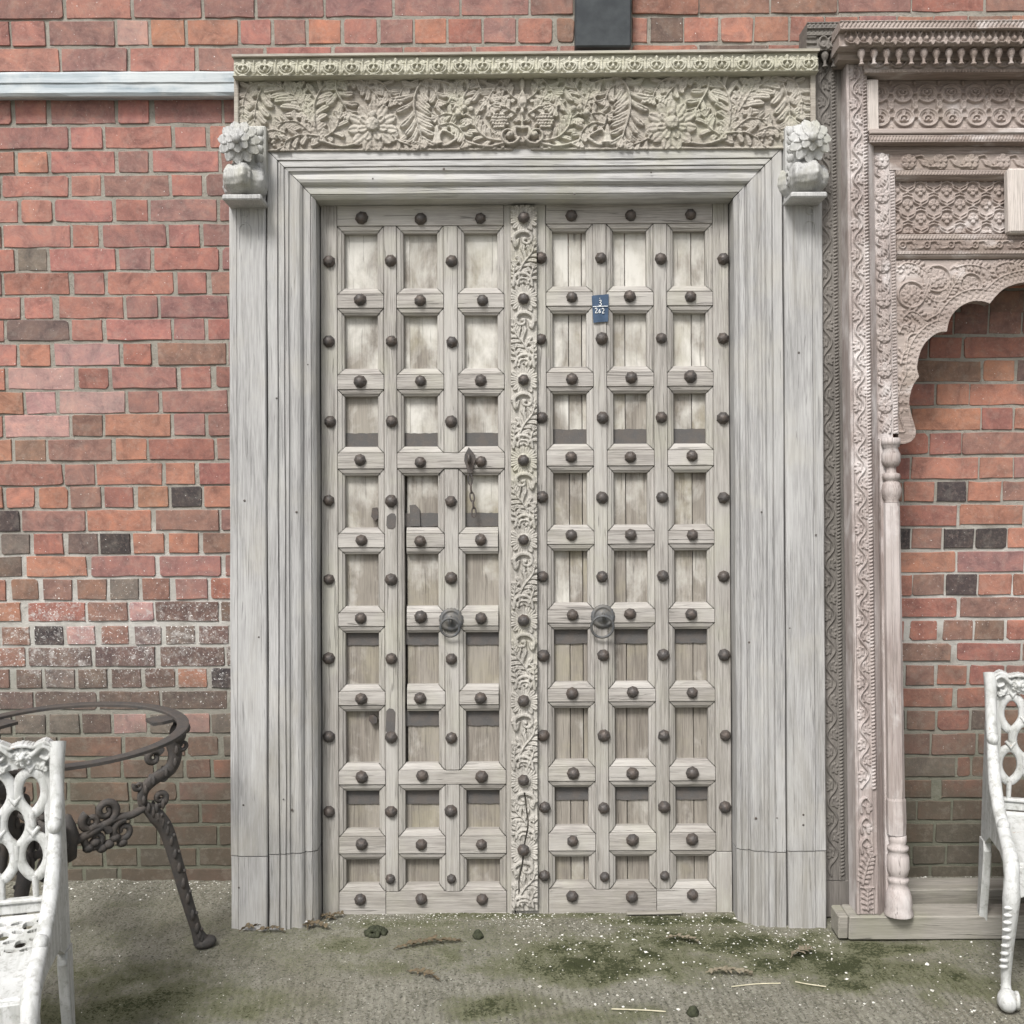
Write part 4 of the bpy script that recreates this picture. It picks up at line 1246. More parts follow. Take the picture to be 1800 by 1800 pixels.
    for r in range(nr - 1):
        zo_t, zo_b = Zo[r][1] - G, Zo[r + 1][0] + G
        c = 0
        while c < nc:
            if wk and r in (2, 6) and c == 1:
                rail(1, 2, zo_t, zo_b, r, r + 1, jw()); c = 3; continue
            if wk and r in (3, 4, 5) and c == 1:
                rail(1, 1, zo_t, zo_b, r, r + 1, WF - .0008, sqL=L.cols[1][0] + .0070, name='wicket_rail')
                rail(2, 2, zo_t, zo_b, r, r + 1, WF - .0008, sqR=L.cols[2][1] - .001, name='wicket_rail'); c = 3; continue
            rail(c, c, zo_t, zo_b, r, r + 1, jw()); c += 1
    # wicket: dark joint down its left side is a real gap between it and the upright
    return leaf

RL = [(411, 507), (555, 648), (697, 785), (836, 927), (974, 1065), (1112, 1203), (1250, 1341), (1389, 1457), (1510, 1553)]
RR = [(407, 503), (551, 644), (692, 780), (831, 922), (968, 1059), (1106, 1198), (1244, 1335), (1383, 1451), (1505, 1549)]
xL0 = XI0 + .003; xL1 = uvD(903, 900, WF)[0]
xR0 = uvD(912, 900, WF)[0]; xR1 = uvD(1297, 900, WF)[0]
LL = Leaf('l', [(607, 665), (711, 770), (818, 876)], RL, (xL0, xL1 - .001), 'left door leaf with a small wicket door, hasp and chain')
LR = Leaf('r', [(973, 1032), (1079, 1138), (1185, 1242)], RR, (xL1 + .001, min(xR1, XI1 - .003)), 'right door leaf with a grey repair piece at its lower outer corner')
leaf_l = build_leaf(LL, [560, 713.8, 793, 902], 361, 1600, {'bottom': [(0, 0), (1, 2)]}, wicket={'on': 1})
leaf_r = build_leaf(LR, [905, 1001, 1024, 1100, 1162, 1217, 1294], 357, 1597, {'bottom': [(0, 1), (2, 2)]})

for y in (382, 526, 669, 809, 950, 1086, 1228, 1366, 1486, 1583):
    for x in (634, 740, 846): stud(x + random.uniform(-2, 2), y + random.uniform(-1.5, 1.5) + (3 if x > 700 and y == 809 else 0), leaf_l, WF + .001)
for y in (457, 599, 740, 880, 1018, 1158, 1297, 1427, 1548):
    for i, x in enumerate((578, 687, 793)):
        if y == 1548 and i == 0: continue
        stud(x + random.uniform(-1.5, 1.5), y + random.uniform(-1.5, 1.5), leaf_l, WF - (.002 if i == 2 and 830 < y < 1340 else 0), .82 if y == 1548 else 1.0)
for y in (377, 522, 664, 804, 942, 1081, 1220, 1361, 1480, 1578):
    for x in (1004, 1109, 1216): stud(x + (4 if y > 900 else 0) * (y - 900) / 700 + random.uniform(-2, 2), y + random.uniform(-1.5, 1.5) - (x - 1004) * .01, leaf_r, WF + .001)
for y in (453, 595, 734, 874, 1013, 1153, 1293, 1421, 1542):
    for i, x in enumerate((951, 1057, 1162, 1271)):
        if y == 1542 and i == 3: continue
        stud(x + 6 * (y - 450) / 1100 + random.uniform(-1.5, 1.5), y + random.uniform(-1.5, 1.5), leaf_r, WF, .82 if y == 1542 and i else 1.0)

# ---------------------------------------------------------------- iron straps lying on the boards behind the lattice
def strap(leaf, L, c0, c1, y0, y1):
    wi = WP + .003
    xa, zt = uvD(L.cols_px[c0][0] - 8, y0, wi); xb, zb = uvD(L.cols_px[c1][1] + 8, y1, wi)
    mb = MB(); n = 44; top, bot = [], []
    for i in range(n + 1):
        x = xa + (xb - xa) * i / n
        top.append((x, zt + random.uniform(-.0012, .0012))); bot.append((x, zb + random.uniform(-.0016, .0014)))
    mb.prism(bot + top[::-1], -WP - .0045, -WP + .002)
    mb.build('iron_strap', M_STRAP, leaf)
for y0, y1 in ((762, 786),): strap(leaf_l, LL, 0, 2, y0, y1)
strap(leaf_l, LL, 1, 2, 902, 925)
strap(leaf_l, LL, 0, 2, 1108, 1133); strap(leaf_l, LL, 1, 2, 1248, 1275); strap(leaf_l, LL, 0, 2, 1385, 1412)
strap(leaf_r, LR, 0, 2, 755, 781); strap(leaf_r, LR, 0, 2, 1103, 1130); strap(leaf_r, LR, 0, 2, 1380, 1405)
# old lock plates let into the lattice
def plate(poly_px, w, leaf, name='lock_plate', t=.002, mat=None):
    P = [uvD(x, y, w) for x, y in poly_px]
    mb = MB(); mb.prism(P, -(w + t), -(w - .004), .0006); return mb.build(name, mat or M_STRAP, leaf)
plate([(684, 904), (688, 902), (694, 903), (696, 908), (695, 926), (690, 930), (682, 929), (679, 924), (680, 908)], WF, leaf_l)
plate([(655, 893), (663, 892), (666, 900), (665, 912), (659, 916), (653, 908)], WP + .012, leaf_l, 'iron_boss', .010, M_STUD)
plate([(650, 1257), (658, 1256), (664, 1261), (663, 1270), (655, 1272), (649, 1266)], WP + .012, leaf_l, 'iron_boss', .010, M_STUD)
plate([(679, 1250), (684, 1245), (691, 1246), (695, 1252), (694, 1286), (689, 1290), (682, 1290), (678, 1285)], WF, leaf_l)
plate([(720, 888), (730, 887), (738, 896), (739, 925), (722, 925)], WP + .006, leaf_l, 'iron_boss', .006)

# ---------------------------------------------------------------- ring handles
def ring_handle(cx, cy, leaf, ring_c, rr, scallop):
    x, z = uvD(cx, cy, WF + .006)
    mb = MB(); rings = []
    R0 = .037
    prof = [(1.0, -.002), (1.0, .003), (.88, .0035), (.84, .0055), (.74, .0055), (.70, .004), (.55, .0045), (.42, .009), (.2, .0115), (.03, .0125)]
    n = 40
    for k, (f, h) in enumerate(prof):
        rings.append([(x + R0 * f * math.cos(a) * (1 + (scallop * math.cos(a * 20) if k < 2 else 0)), -(WF + .001 + h), z + R0 * f * math.sin(a) * (1 + (scallop * math.cos(a * 20) if k < 2 else 0)))
                      for a in np.linspace(0, 2 * math.pi, n, endpoint=False)])
    mb.loft(rings, True, True, True)
    mb.tube([(x, -(WF + .008), z + .010), (x, -(WF + .026), z + .010), (x, -(WF + .033), z + .002), (x, -(WF + .026), z - .006), (x, -(WF + .008), z - .008)], .0042, 8)
    mb.build('handle_plate', M_RING, leaf)
    xr, zr = uvD(*ring_c, WF + .03)
    mb = MB()
    mb.tube([(xr + rr * math.cos(a), -(WF + .036) + .012 * (1 - math.sin(a)) * .8, zr + rr * math.sin(a)) for a in np.linspace(0, 2 * math.pi, 33)], .0042, 8, cap=False)
    mb.build('handle_ring', M_RING, leaf)
ring_handle(793, 1090, leaf_l, (791, 1103), .0285, .035)
ring_handle(1060, 1084, leaf_r, (1059, 1102), .0335, .02)

# ---------------------------------------------------------------- hasp and chain
plate([(824, 786), (829, 792), (835, 800), (836, 810), (832, 820), (831, 832), (822, 832), (820, 820), (816, 810), (817, 799), (821, 792)], WF + .004, leaf_l, 'hasp', .006, M_STUD)
mb = MB(); x, z = uvD(824.5, 806, WF + .012)
mb.tube([(x, -(WF + .008), z + .010), (x, -(WF + .030), z + .010), (x, -(WF + .034), z), (x, -(WF + .030), z - .012), (x, -(WF + .008), z - .012)], .005, 8)
mb.build('staple', M_STUD, leaf_l)
def chain(pts_px, leaf):
    mb = MB()
    for i in range(len(pts_px) - 1):
        (xa, ya), (xb, yb2) = pts_px[i], pts_px[i + 1]
        pa = np.array(uvD(xa, ya, WF + .004)); pb = np.array(uvD(xb, yb2, WF + .004))
        m, d = (pa + pb) / 2, (pb - pa) / 2 * 1.15; nrm = np.array([-d[1], d[0]]) / (np.linalg.norm(d) + 1e-9) * .0065
        pts = []
        for a in np.linspace(0, 2 * math.pi, 17):
            q = m + d * math.cos(a) + (nrm * math.sin(a) if i % 2 == 0 else nrm * .1 * math.sin(a))
            pts.append((q[0], -(WF + .006) + (0.006 * math.sin(a) if i % 2 else 0), q[1]))
        mb.tube(pts, .0024, 6, cap=False)
    return mb.build('hasp_chain', M_STUD, leaf)
chain([(826, 834), (827, 851), (829, 866), (831, 881), (833, 893), (833, 908)], leaf_l)

# ---------------------------------------------------------------- carved middle strip: rosettes and leaf scrolls
CS = Relief(898, 943, 360, 1602, 0.68)
ROS = [382, 525, 668, 810, 950, 1092, 1234, 1374, 1497]
def scroll_cell(R, y0, y1, flip):
    cx = 920.5; s = -1 if flip else 1
    f = (y1 - y0) / 142.0
    q = lambda x, y: (cx + s * x, y0 + y * f)
    an = lambda a: a if s > 0 else math.pi - a
    # leaf sweeping up from the lower rosette, lobes turned to both edges
    R.acanthus([q(-4, 118), q(-8, 100), q(0, 80), q(14, 62), q(19, 46)], 7, 11, 16, 4.6, .95, (1, -1), .8, 2.6)
    R.acanthus([q(6, 118), q(12, 104), q(17, 88)], 5, 8, 11, 3.8, .9, (1, -1), .8, 2.2)
    R.acanthus([q(-12, 116), q(-17, 100), q(-16, 82)], 5, 7, 11, 3.8, .9, (1, -1), .8, 2.2)
    # turned-over leaf and volute under the upper rosette
    for x, y, a, L in [(-12, 30, 2.4, 15), (-8, 36, 2.0, 19), (0, 40, 1.65, 21), (8, 40, 1.25, 17)]:
        R.lobe(q(x, y), an(a), L, 4.6, 1.0, 0, .42, side=1)
    R.curve([q(-15, 48), q(-17, 34), q(-6, 25), q(8, 26), q(14, 35), q(9, 45), q(0, 44), q(-1, 37)], 4.2, 3.0, 1.05, groove=.25, n=42)
    R.dome(q(2, 38), 3.6, 3.6, .5, .6)
    # hood over the next rosette
    R.curve([q(-18, 120), q(-15, 104), q(-2, 98), q(11, 104), q(15, 120)], 3.2, 2.8, 1.05, groove=.25)
    R.curve([q(-11, 118), q(-7, 108), q(5, 108), q(9, 118)], 2.8, 2.4, .95)
for i, y in enumerate(ROS):
    CS.flower((920.5, y), 26, 14, .95, 0, 0, .1, W=4.6)
    CS.dome((920.5, y), 11, 11, .35, .75)
    y1 = ROS[i + 1] if i + 1 < len(ROS) else 1612
    scroll_cell(CS, y, y1, i % 2 == 1)
CS.wear(5, .16); CS.blur(1)
# a long drying crack in the lower third
ck = spline([(921, 1395), (925, 1430), (927, 1452), (920, 1490), (917, 1520), (912, 1545), (911, 1572)], 40)
for i in range(len(ck) - 1):
    sl = CS.win(min(ck[i][0], ck[i + 1][0]) - 2.2, max(ck[i][0], ck[i + 1][0]) + 2.2, ck[i][1] - .5, ck[i + 1][1] + .5)
    d = np.abs(CS.X[sl] - np.interp(CS.Y[sl], ck[:, 1], ck[:, 0]))
    CS.H[sl] = np.where(d < 1.25, -1.2, CS.H[sl])
wc = WF + .016
CS.lay('carved_strip', [uvD(898, 361, wc), uvD(943, 361, wc), uvD(899, 1601, wc), uvD(945, 1601, wc)], .0150, wc - .003, W_CARVE, doorway, thick=.017)
for y in ROS: stud(920.5, y - 1, leaf_l, wc + .008, .98)
# dark reveal behind the leaves
mb = MB(); mb.box(XI0 - .04, XI1 + .04, .175, .19, -.004, ZI + .05); mb.build('back_boarding', W_PANEL, doorway)

# ---------------------------------------------------------------- paper tag on the right leaf
def paper_material(name, col):
    k = NT(name); v = k.coords('Object'); n = k.noise(v, 60, 4, .6)
    return k.done(k.mix(k.ramp(n, (.35, 0), (.7, 1)), tuple(c * .8 for c in col), tuple(c * 1.15 for c in col)), .7, k.bump(n, .3, .001))
M_TAG = paper_material('tag_paper', (.045, .075, .125)); M_CHALK = paper_material('chalk', (.78, .80, .80))
tagM = DOOR.M @ Matrix.Translation((*[0], 0, 0))
tg = empty('paper_tag', DOOR.M, 'small navy blue paper tag with white handwritten figures stuck on the right door', 'tag')
wt_ = WF + .0055
P = [uvD(x, y, wt_) for x, y in ((1040, 520), (1070, 517), (1069, 565), (1043, 567.5))]
mb = MB(); n = 8; rings = []
for i in range(n + 1):
    t = i / n; a = np.array(P[0]) * (1 - t) + np.array(P[1]) * t; b_ = np.array(P[3]) * (1 - t) + np.array(P[2]) * t
    bow = .0025 * math.sin(t * math.pi) + .0015 * math.sin(t * 7)
    rings.append([(a[0], -(wt_ + bow), a[1]), (b_[0], -(wt_ + bow * .6), b_[1]), (b_[0], -(wt_ + bow * .6) + .0007, b_[1]), (a[0], -(wt_ + bow) + .0007, a[1])])
mb.loft(rings, True, True, False); mb.build('paper', M_TAG, tg)
def stroke(mb, pts, r=.0011):
    L = [uvD(x, y, wt_) for x, y in spline(pts, 18)]
    mb.tube([(x, -(wt_ + .0036), z) for x, z in L], r, 6)
mb = MB()
stroke(mb, [(1053, 529), (1056, 528), (1056.5, 531), (1054, 532.5), (1057, 534), (1056, 537.5), (1052.5, 537)]); stroke(mb, [(1053.6, 524.6), (1054.6, 525)])
mb.build('figure_three', M_CHALK, tg)
mb = MB(); stroke(mb, [(1042, 539.5), (1055, 539), (1068.5, 538.5)]); mb.build('rule', M_CHALK, tg)
mb = MB(); stroke(mb, [(1045.5, 543.5), (1048, 542), (1049.5, 544.5), (1047.5, 548), (1046.5, 550.5), (1051, 550)]); mb.build('figure_two', M_CHALK, tg)
mb = MB(); stroke(mb, [(1055, 543.5), (1052.6, 547), (1053.4, 550.4), (1055.4, 549), (1054.6, 546.6), (1053, 548)]); mb.build('figure_six', M_CHALK, tg)
mb = MB(); stroke(mb, [(1057.5, 544), (1060, 542.3), (1061.6, 545), (1059.6, 548), (1058.6, 551), (1062, 550.4)]); mb.build('figure_two', M_CHALK, tg)
# ================================================================== rail and box on the wall
def rail_material():
    k = NT('worn_blue_grey_paint'); v = k.coords('Object', (0.06, 1, 1)); v0 = k.coords('Object')
    n = k.noise(v, 60, 6, .65, .3); m = k.noise(v0, 8, 5, .6)
    c = k.mix(k.ramp(n, (.3, 0), (.7, 1)), (.24, .29, .32), (.52, .56, .58))
    c = k.mix(k.math('MULTIPLY', k.ramp(m, (.5, 0), (.62, 1)), .5), c, (.55, .57, .56))
    return k.done(c, .75, k.bump(n, .6, .002))
M_RAIL = rail_material()
xa, zt = on_wall(-590, 131, -.03); xb, zb = on_wall(432, 168, -.05)
mb = MB(); pr = []
h = zt - zb
for y, z in [(.0, zt), (-.040, zt - .001), (-.046, zt - .006), (-.048, zt - h * .45), (-.044, zt - h * .5), (-.046, zb + .012), (-.040, zb + .003), (-.030, zb), (.0, zb + .002)]: pr.append((y, z))
rings = []
for i in range(41):
    x = xa + (xb - xa) * i / 40
    rings.append([(x, y + random.uniform(-.0006, .0006), z + random.uniform(-.0008, .0008)) for y, z in pr])
mb.loft(rings, True, True, False)
rail_o = mb.build('timber_rail', M_RAIL)
tag(rail_o, 'worn blue-grey painted timber rail fixed along the brick wall', 'rail')

k = NT('black_painted_metal'); v = k.coords('Object'); n = k.noise(v, 25, 5, .6)
M_BLACK = k.done(k.mix(k.ramp(n, (.35, 0), (.7, 1)), (.028, .033, .037), (.055, .062, .066)), k.ramp(n, (.3, .5), (.7, .75)), k.bump(k.noise(v, 150, 3, .6), .2, .001))
x0, z0 = on_wall(1011, 83, -.05); x1, _ = on_wall(1109, 83, -.05)
bxo = empty('wall_box', None, 'black painted metal box fixed high on the brick wall above the doorway', 'box')
mb = MB(); mb.box(x0, x1, -.055, -.002, z0, z0 + .34, .004); mb.build('box_body', M_BLACK, bxo)
mb = MB(); mb.box(x0 - .003, x1 + .003, -.060, -.001, z0 + .341, z0 + .362, .003); mb.build('box_lid', M_BLACK, bxo)
mb = MB(); mb.lathe([(.028, 0), (.028, .25)], 16, ((x0 + x1) / 2, -.03, z0 + .363)); mb.build('conduit', M_BLACK, bxo)

# ================================================================== beams on the ground at the right
W_BEAM = wood('beam_timber', (.22, .205, .175), (.34, .32, .28), 'x', patch=(.36, .34, .31), patch_amt=.4, tint=(.24, .24, .17), tint_amt=.4, bump=.6)
fy = on_ground(1600, 1655)[1]
xl = on_ground(1472, 1652)[0]
beam_h = .075
mb = MB(); pts = []
beam = empty('timber_beam', Matrix.Translation((xl, fy, 0)), 'long grey timber beam on the concrete carrying the carved arch', 'beam')
mb.box(0.03, 1.62, 0, .085, .004, beam_h, .004); mb.build('beam_body', W_BEAM, beam)
mb = MB(); mb.box(0.0, .0292, .004, .083, .006, beam_h - .0005, .004); mb.build('broken_end', W_BEAM, beam)
fy2 = on_ground(1650, 1563, .065)[1]
beam2 = empty('timber_beam', Matrix.Translation((xl + .06, fy2, 0)), 'second grey timber beam lying between the arch and the wall', 'beam')
mb = MB(); mb.box(0.0, 1.6, 0, .085, .003, .065, .004); mb.build('beam_body', W_BEAM, beam2)

# ================================================================== carved arch leaning on the wall at the right
W_ARCHV = wood('arch_timber_upright', (.26, .215, .198), (.43, .375, .35), 'z', patch=(.52, .475, .455), patch_amt=.6, paint=(.60, .565, .55), paint_lo=.55, paint_soft=.16, tint=(.33, .29, .26), tint_amt=.4, bump=.5, crack=.5)
W_ARCHH = wood('arch_timber_level', (.195, .152, .130), (.345, .285, .253), 'x', patch=(.43, .375, .345), patch_amt=.6, paint=(.56, .52, .50), paint_lo=.60, paint_soft=.12, tint=(.31, .265, .22), tint_amt=.4, bump=.45, crack=.4)
W_PALE = wood('pale_new_timber', (.48, .43, .39), (.60, .55, .51), 'z', bump=.3, crack=.2, tint_amt=.1)
W_SHADED = wood('shaded_frame_timber', (.12, .11, .10), (.215, .198, .18), 'z', patch=(.23, .21, .19), patch_amt=.4, tint=(.15, .145, .12), tint_amt=.3, bump=.4, crack=.3)  # dark tone includes the shadow behind the arch, put into the colour
ax, ay = on_ground(1505, 1612, beam_h)
ARCH = Lean((ax, ay + .012, beam_h + .001), 6.6)
uvA = ARCH.uv
arch = empty('carved_arch', ARCH.M, 'pinkish grey carved timber arch with cusped opening and pendant cornice', 'arch')
CXL = uvA(1862, 800)[0]                    # centre line of the arch, off the right edge of the photograph
def both(o, name=None):
    """the arch is symmetrical: the matching piece on its other side"""
    c = o.copy(); c.matrix_basis = Matrix.Translation((2 * CXL, 0, 0)) @ Matrix.Scale(-1, 4, (1, 0, 0)) @ o.matrix_basis
    COL.objects.link(c); c.parent = o.parent
    return c

def vine_relief(R, x0, x1, ya, yb, period, rope_x=None, lead=0):
    """a wavy stem with curled leaves in each bend, and a notched bead beside it"""
    cx, A = (x0 + x1) / 2, (x1 - x0) / 2 * .72
    ys = np.arange(ya, yb, 1.5); P = np.stack([cx + A * np.sin((ys - ya) * 2 * math.pi / period + lead), ys], 1)
    for i in range(len(P) - 1): R.seg(P[i], P[i + 1], 2.0, 2.0, .9)
    n = int((yb - ya) / (period / 2))
    for i in range(n):
        yc = ya + (i + .5) * period / 2 - lead / math.pi * period / 2; s = 1 if i % 2 else -1
        xc = cx + s * A * .15
        R.curve([(xc + s * 5, yc - 8), (xc - s * 1, yc - 6), (xc - s * 1, yc + 3), (xc + s * 5, yc + 3), (xc + s * 4, yc - 2)], 1.7, 1.3, .8)
        for a, L in ((.6, 9), (1.3, 10), (2.1, 9), (-.6, 9), (-1.6, 9)):
            R.lobe((xc + s * 3, yc), a if s > 0 else math.pi - a, L, 2.6, .75, 0, .3)
        R.dome((xc + s * 7.5, yc + 9), 1.8, 1.8, .5, .3)
    if rope_x:
        for y in np.arange(ya, yb, 6.2): R.seg((rope_x - 1.6, y + 1.5), (rope_x + 1.6, y), 2.3, 2.3, .8)
# --- outer jamb strips
JV = Relief(1490, 1527, 112, 1612, .78)
vine_relief(JV, 1497, 1517, 116, 1395, 54, 1522.5)
JV.seg((1493, 112), (1493, 1612), 2.6, 2.6, .55); JV.seg((1518.5, 112), (1518.5, 1612), 1.1, 1.1, .6)
# bolder scrolls near the foot
for yc in (1420, 1455, 1490):
    JV.curve([(1500, yc + 16), (1498, yc), (1508, yc - 10), (1515, yc), (1510, yc + 9), (1504, yc + 4)], 2.8, 1.8, 1.0, groove=.2)
    for a in (.3, 1.0, -.6): JV.lobe((1507, yc + 8), a, 12, 3.2, .9)
JV.acanthus([(1500, 1560), (1506, 1535), (1514, 1512)], 6, 8, 11, 3.4, 1.0)
JV.seg((1497, 1566), (1520, 1566), 1.5, 1.5, .9); JV.acanthus([(1509, 1605), (1508, 1590), (1509, 1572)], 5, 7, 9, 3.2, .9)
JV.wear(14, .35, .05); JV.blur(1)
xj0, xj1 = uvA(1497, 860)[0], uvA(1534, 860)[0]
zj1 = uvA(1505, 113)[1]
o = JV.lay('outer_jamb', [(xj0, zj1), (xj1, zj1), (xj0, .002), (xj1, .002)], .0105, -.002, W_ARCHV, arch, thick=.075); both(o)
# plain splayed edge inside it
xs0, xs1 = xj1 + .001, xj1 + .024
zs1 = uvA(1530, 230)[1]
mb = MB(); mb.prism([(xs0, 0.0), (xs1, 0.0), (xs1, zs1), (xs0, zs1)], .0, .06)
V = mb.v; mb.v = [(x, (y + (.022 if x > (xs0 + xs1) / 2 and y < .03 else -.004 if y < .03 else 0)), z) for x, y, z in V]
o = mb.build('splayed_edge', W_ARCHV, arch); both(o)
WI = -.024                                  # face of the inner bands
# --- upright flower band
def flower_band(R, pts, R0=13.0, n=5):
    for c in pts:
        R.ring(c, R0 * .98, R0 * .98, 1.2, .5)
        for i in range(n): R.lobe(c, -math.pi / 2 + i * 2 * math.pi / n, R0 * .98, R0 * .46, .95, 0, .25, .6)
        R.dome(c, 3.0, 3.0, .5, .6)
FV = Relief(1540, 1567, 268, 772, .78)
fy_ = [283 + i * 61.4 for i in range(8)]
for i in range(8):
    y = fy_[i]
    q = lambda x, dy: (1553.5 + x, y + dy)
    FV.curve([q(-9, 14), q(-10, 24), q(0, 30), q(9, 38), q(8, 48)], 2.2, 2.0, .8)
    for x, dy, a, L in ((-6, 18, .9, 17), (-1, 20, .8, 17), (4, 16, 1.0, 13), (6, 42, -2.4, 15), (2, 46, -2.3, 14), (-4, 48, -2.0, 10)): FV.lobe(q(x, dy), a, L, 3.6, .9, .1, .4, side=1)
flower_band(FV, [(1553.5, y) for y in fy_], 13, 5)
FV.wear(15, .2, .08); FV.blur(1)
xf0, xf1 = xs1 + .001, xs1 + .001 + 27 * .001665
zf1 = uvA(1553, 268, WI)[1]; zf0 = uvA(1553, 772, WI)[1]
o = FV.lay('flower_band', [(xf0, zf1), (xf1, zf1), (xf0, zf0), (xf1, zf0)], .0105, WI - .002, W_ARCHV, arch, thick=.045); both(o)
# --- notched bead beside it
BD = Relief(1567, 1578, 300, 762, .78)
for y in np.arange(300, 762, 5.6): BD.seg((1570, y + 1.2), (1575, y), 2.2, 2.2, .8)
BD.seg((1568, 300), (1568, 762), 1.1, 1.1, .9)
xb0, xb1 = xf1 + .0008, xf1 + .0008 + 10.5 * .001665
zb1 = uvA(1572, 300, WI)[1]; zb0 = uvA(1572, 762, WI)[1]
o = BD.lay('notched_bead', [(xb0, zb1), (xb1, zb1), (xb0, zb0), (xb1, zb0)], .004, WI - .006, W_ARCHV, arch, thick=.035); both(o)
XIN = xb1 + .0008                            # inner field starts here
HALF = CXL - XIN                             # half its width
def hz(py, w=WI): return uvA(1690, py, w)[1]
PXW = .001665
# --- horizontal pieces across the whole arch: laid out in px from the centre line
def band(name, xstart, py0, py1, fn, depth, w, mat, thick=.04, step=.8, wear=16):
    nW = (CXL - xstart) / PXW
    R = Relief(0, 2 * nW, py0, py1, step)
    fn(R, nW); R.wear(wear, .18, .08); R.blur(1)
    return R.lay(name, [(xstart, hz(py0, w)), (2 * CXL - xstart, hz(py0, w)), (xstart, hz(py1, w)), (2 * CXL - xstart, hz(py1, w))], depth, w, mat, arch, thick=thick)
def hflowers(R, nW):
    yc = 284.5; n = int(2 * nW // 56)
    xs = [nW + (i - (n - 1) / 2) * 56 for i in range(n)]
    for x in xs:
        R.curve([(x + 13, yc - 9), (x + 24, yc - 10), (x + 30, yc), (x + 36, yc + 9), (x + 46, yc + 9)], 2.1, 2, .8)
        for dx, dy, a, L in ((18, -4, .7, 16), (22, -2, .6, 16), (40, 6, -2.5, 16), (36, 8, -2.6, 13)): R.lobe((x + dx, yc + dy), a, L, 3.6, .9, .1, .4, side=1)
    flower_band(R, [(x, yc) for x in xs], 13, 5)
band('flower_band', xf1 + .0012, 271, 298.5, hflowers, .0105, WI - .002, W_ARCHH)
def rope(R, nW):
    y0, y1 = R.b[2], R.b[3]; ym = (y0 + y1) / 2
    for x in np.arange(0, 2 * nW, 5.6): R.seg((x + 1.2, ym - 2), (x, ym + 2), 2.2, 2.2, .8)
    R.seg((0, y0 + .8), (2 * nW, y0 + .8), 1.0, 1.0, .9)
band('notched_bead', XIN, 299.5, 308, rope, .004, WI + .001, W_ARCHH)
def cove(name, xstart, py0, py1, w0, w1, mat=None, n=5):
    mb = MB(); za, zb_ = hz(py0, w0), hz(py1, w1)
    pr = [( -w0 + (w0 - w1) * (1 - math.cos(t * math.pi / 2)), za + (zb_ - za) * math.sin(t * math.pi / 2)) for t in np.linspace(0, 1, n)]
    pr = [(.02, za)] + pr + [(.04, zb_)]
    mb.loft([[(xstart, y, z) for y, z in pr], [(2 * CXL - xstart, y, z) for y, z in pr]], True, True, False)
    return mb.build(name, mat or W_ARCHH, arch)
cove('cove_moulding', XIN, 308.5, 319, WI - .002, WI - .020)
# --- pierced-looking lattice field
def lattice(R, nW):
    sx, sy = 47.0, 24.5
    y0 = R.b[2]
    for j in range(-1, 6):
        for i in range(int(2 * nW / sx) + 2):
            x = i * sx + (sx / 2 if j % 2 else 0); y = y0 + 16 + j * sy
            flower = [(x, y)]
            for k in range(4): R.lobe((x, y), k * math.pi / 2, 9.5, 4.6, .9, 0, .15, .6)
            R.dome((x, y), 2.2, 2.2, .4, .6)
            for s in (-1, 1):
                for off, rr in ((0, 2.0), (5.2, 1.6)):
                    R.curve([(x, y - 15.5 - off), (x + s * 9, y - 12 - off), (x + s * 12, y - 4 - off), (x + s * sx / 2, y + 2 - off), (x + s * (sx / 2 + .1), y + 4 - off)], rr, rr, .75, n=18)
band('lattice_panel', XIN + .002, 319.5, 411, lattice, .0110, WI - .024, W_ARCHH, thick=.03)
# upright block between two lattice fields
mb = MB(); x0 = uvA(1772, 360)[0]; mb.box(x0, 2 * CXL - x0, -.004, .03, hz(414), hz(301), .006); mb.build('centre_block', W_PALE, arch)
def bead_carve(R, nW):
    y0, y1 = R.b[2], R.b[3]
    for y in np.linspace(y0 + 2, y1 - 2, 14):
        R.lobe((nW * 1.0 - 4, y), .5, 12, 3.4, .8)
band('notched_bead', XIN, 412, 420.5, rope, .004, WI + .001, W_ARCHH)
def small_scroll(R, nW):
    yc = (R.b[2] + R.b[3]) / 2
    for i in range(int(2 * nW / 43) + 1):
        x = 10 + i * 43
        R.ring((x, yc), 5.5, 5.5, 1.8, .9); R.dome((x, yc), 2.4, 2.4, .5, .4)
        R.curve([(x + 7, yc - 5), (x + 16, yc - 6), (x + 22, yc + 1), (x + 30, yc + 6), (x + 37, yc + 4)], 2.2, 1.8, .85)
        for dx, a in ((14, .8), (20, .7), (26, -2.2)): R.lobe((x + dx, yc), a, 10, 2.8, .8)
band('scroll_band', XIN, 421.5, 440, small_scroll, .008, WI, W_ARCHH)
band('notched_bead', XIN, 440.8, 446, rope, .003, WI + .004, W_ARCHH)
cove('cove_moulding', XIN, 446.5, 457, WI + .002, WI - .018)
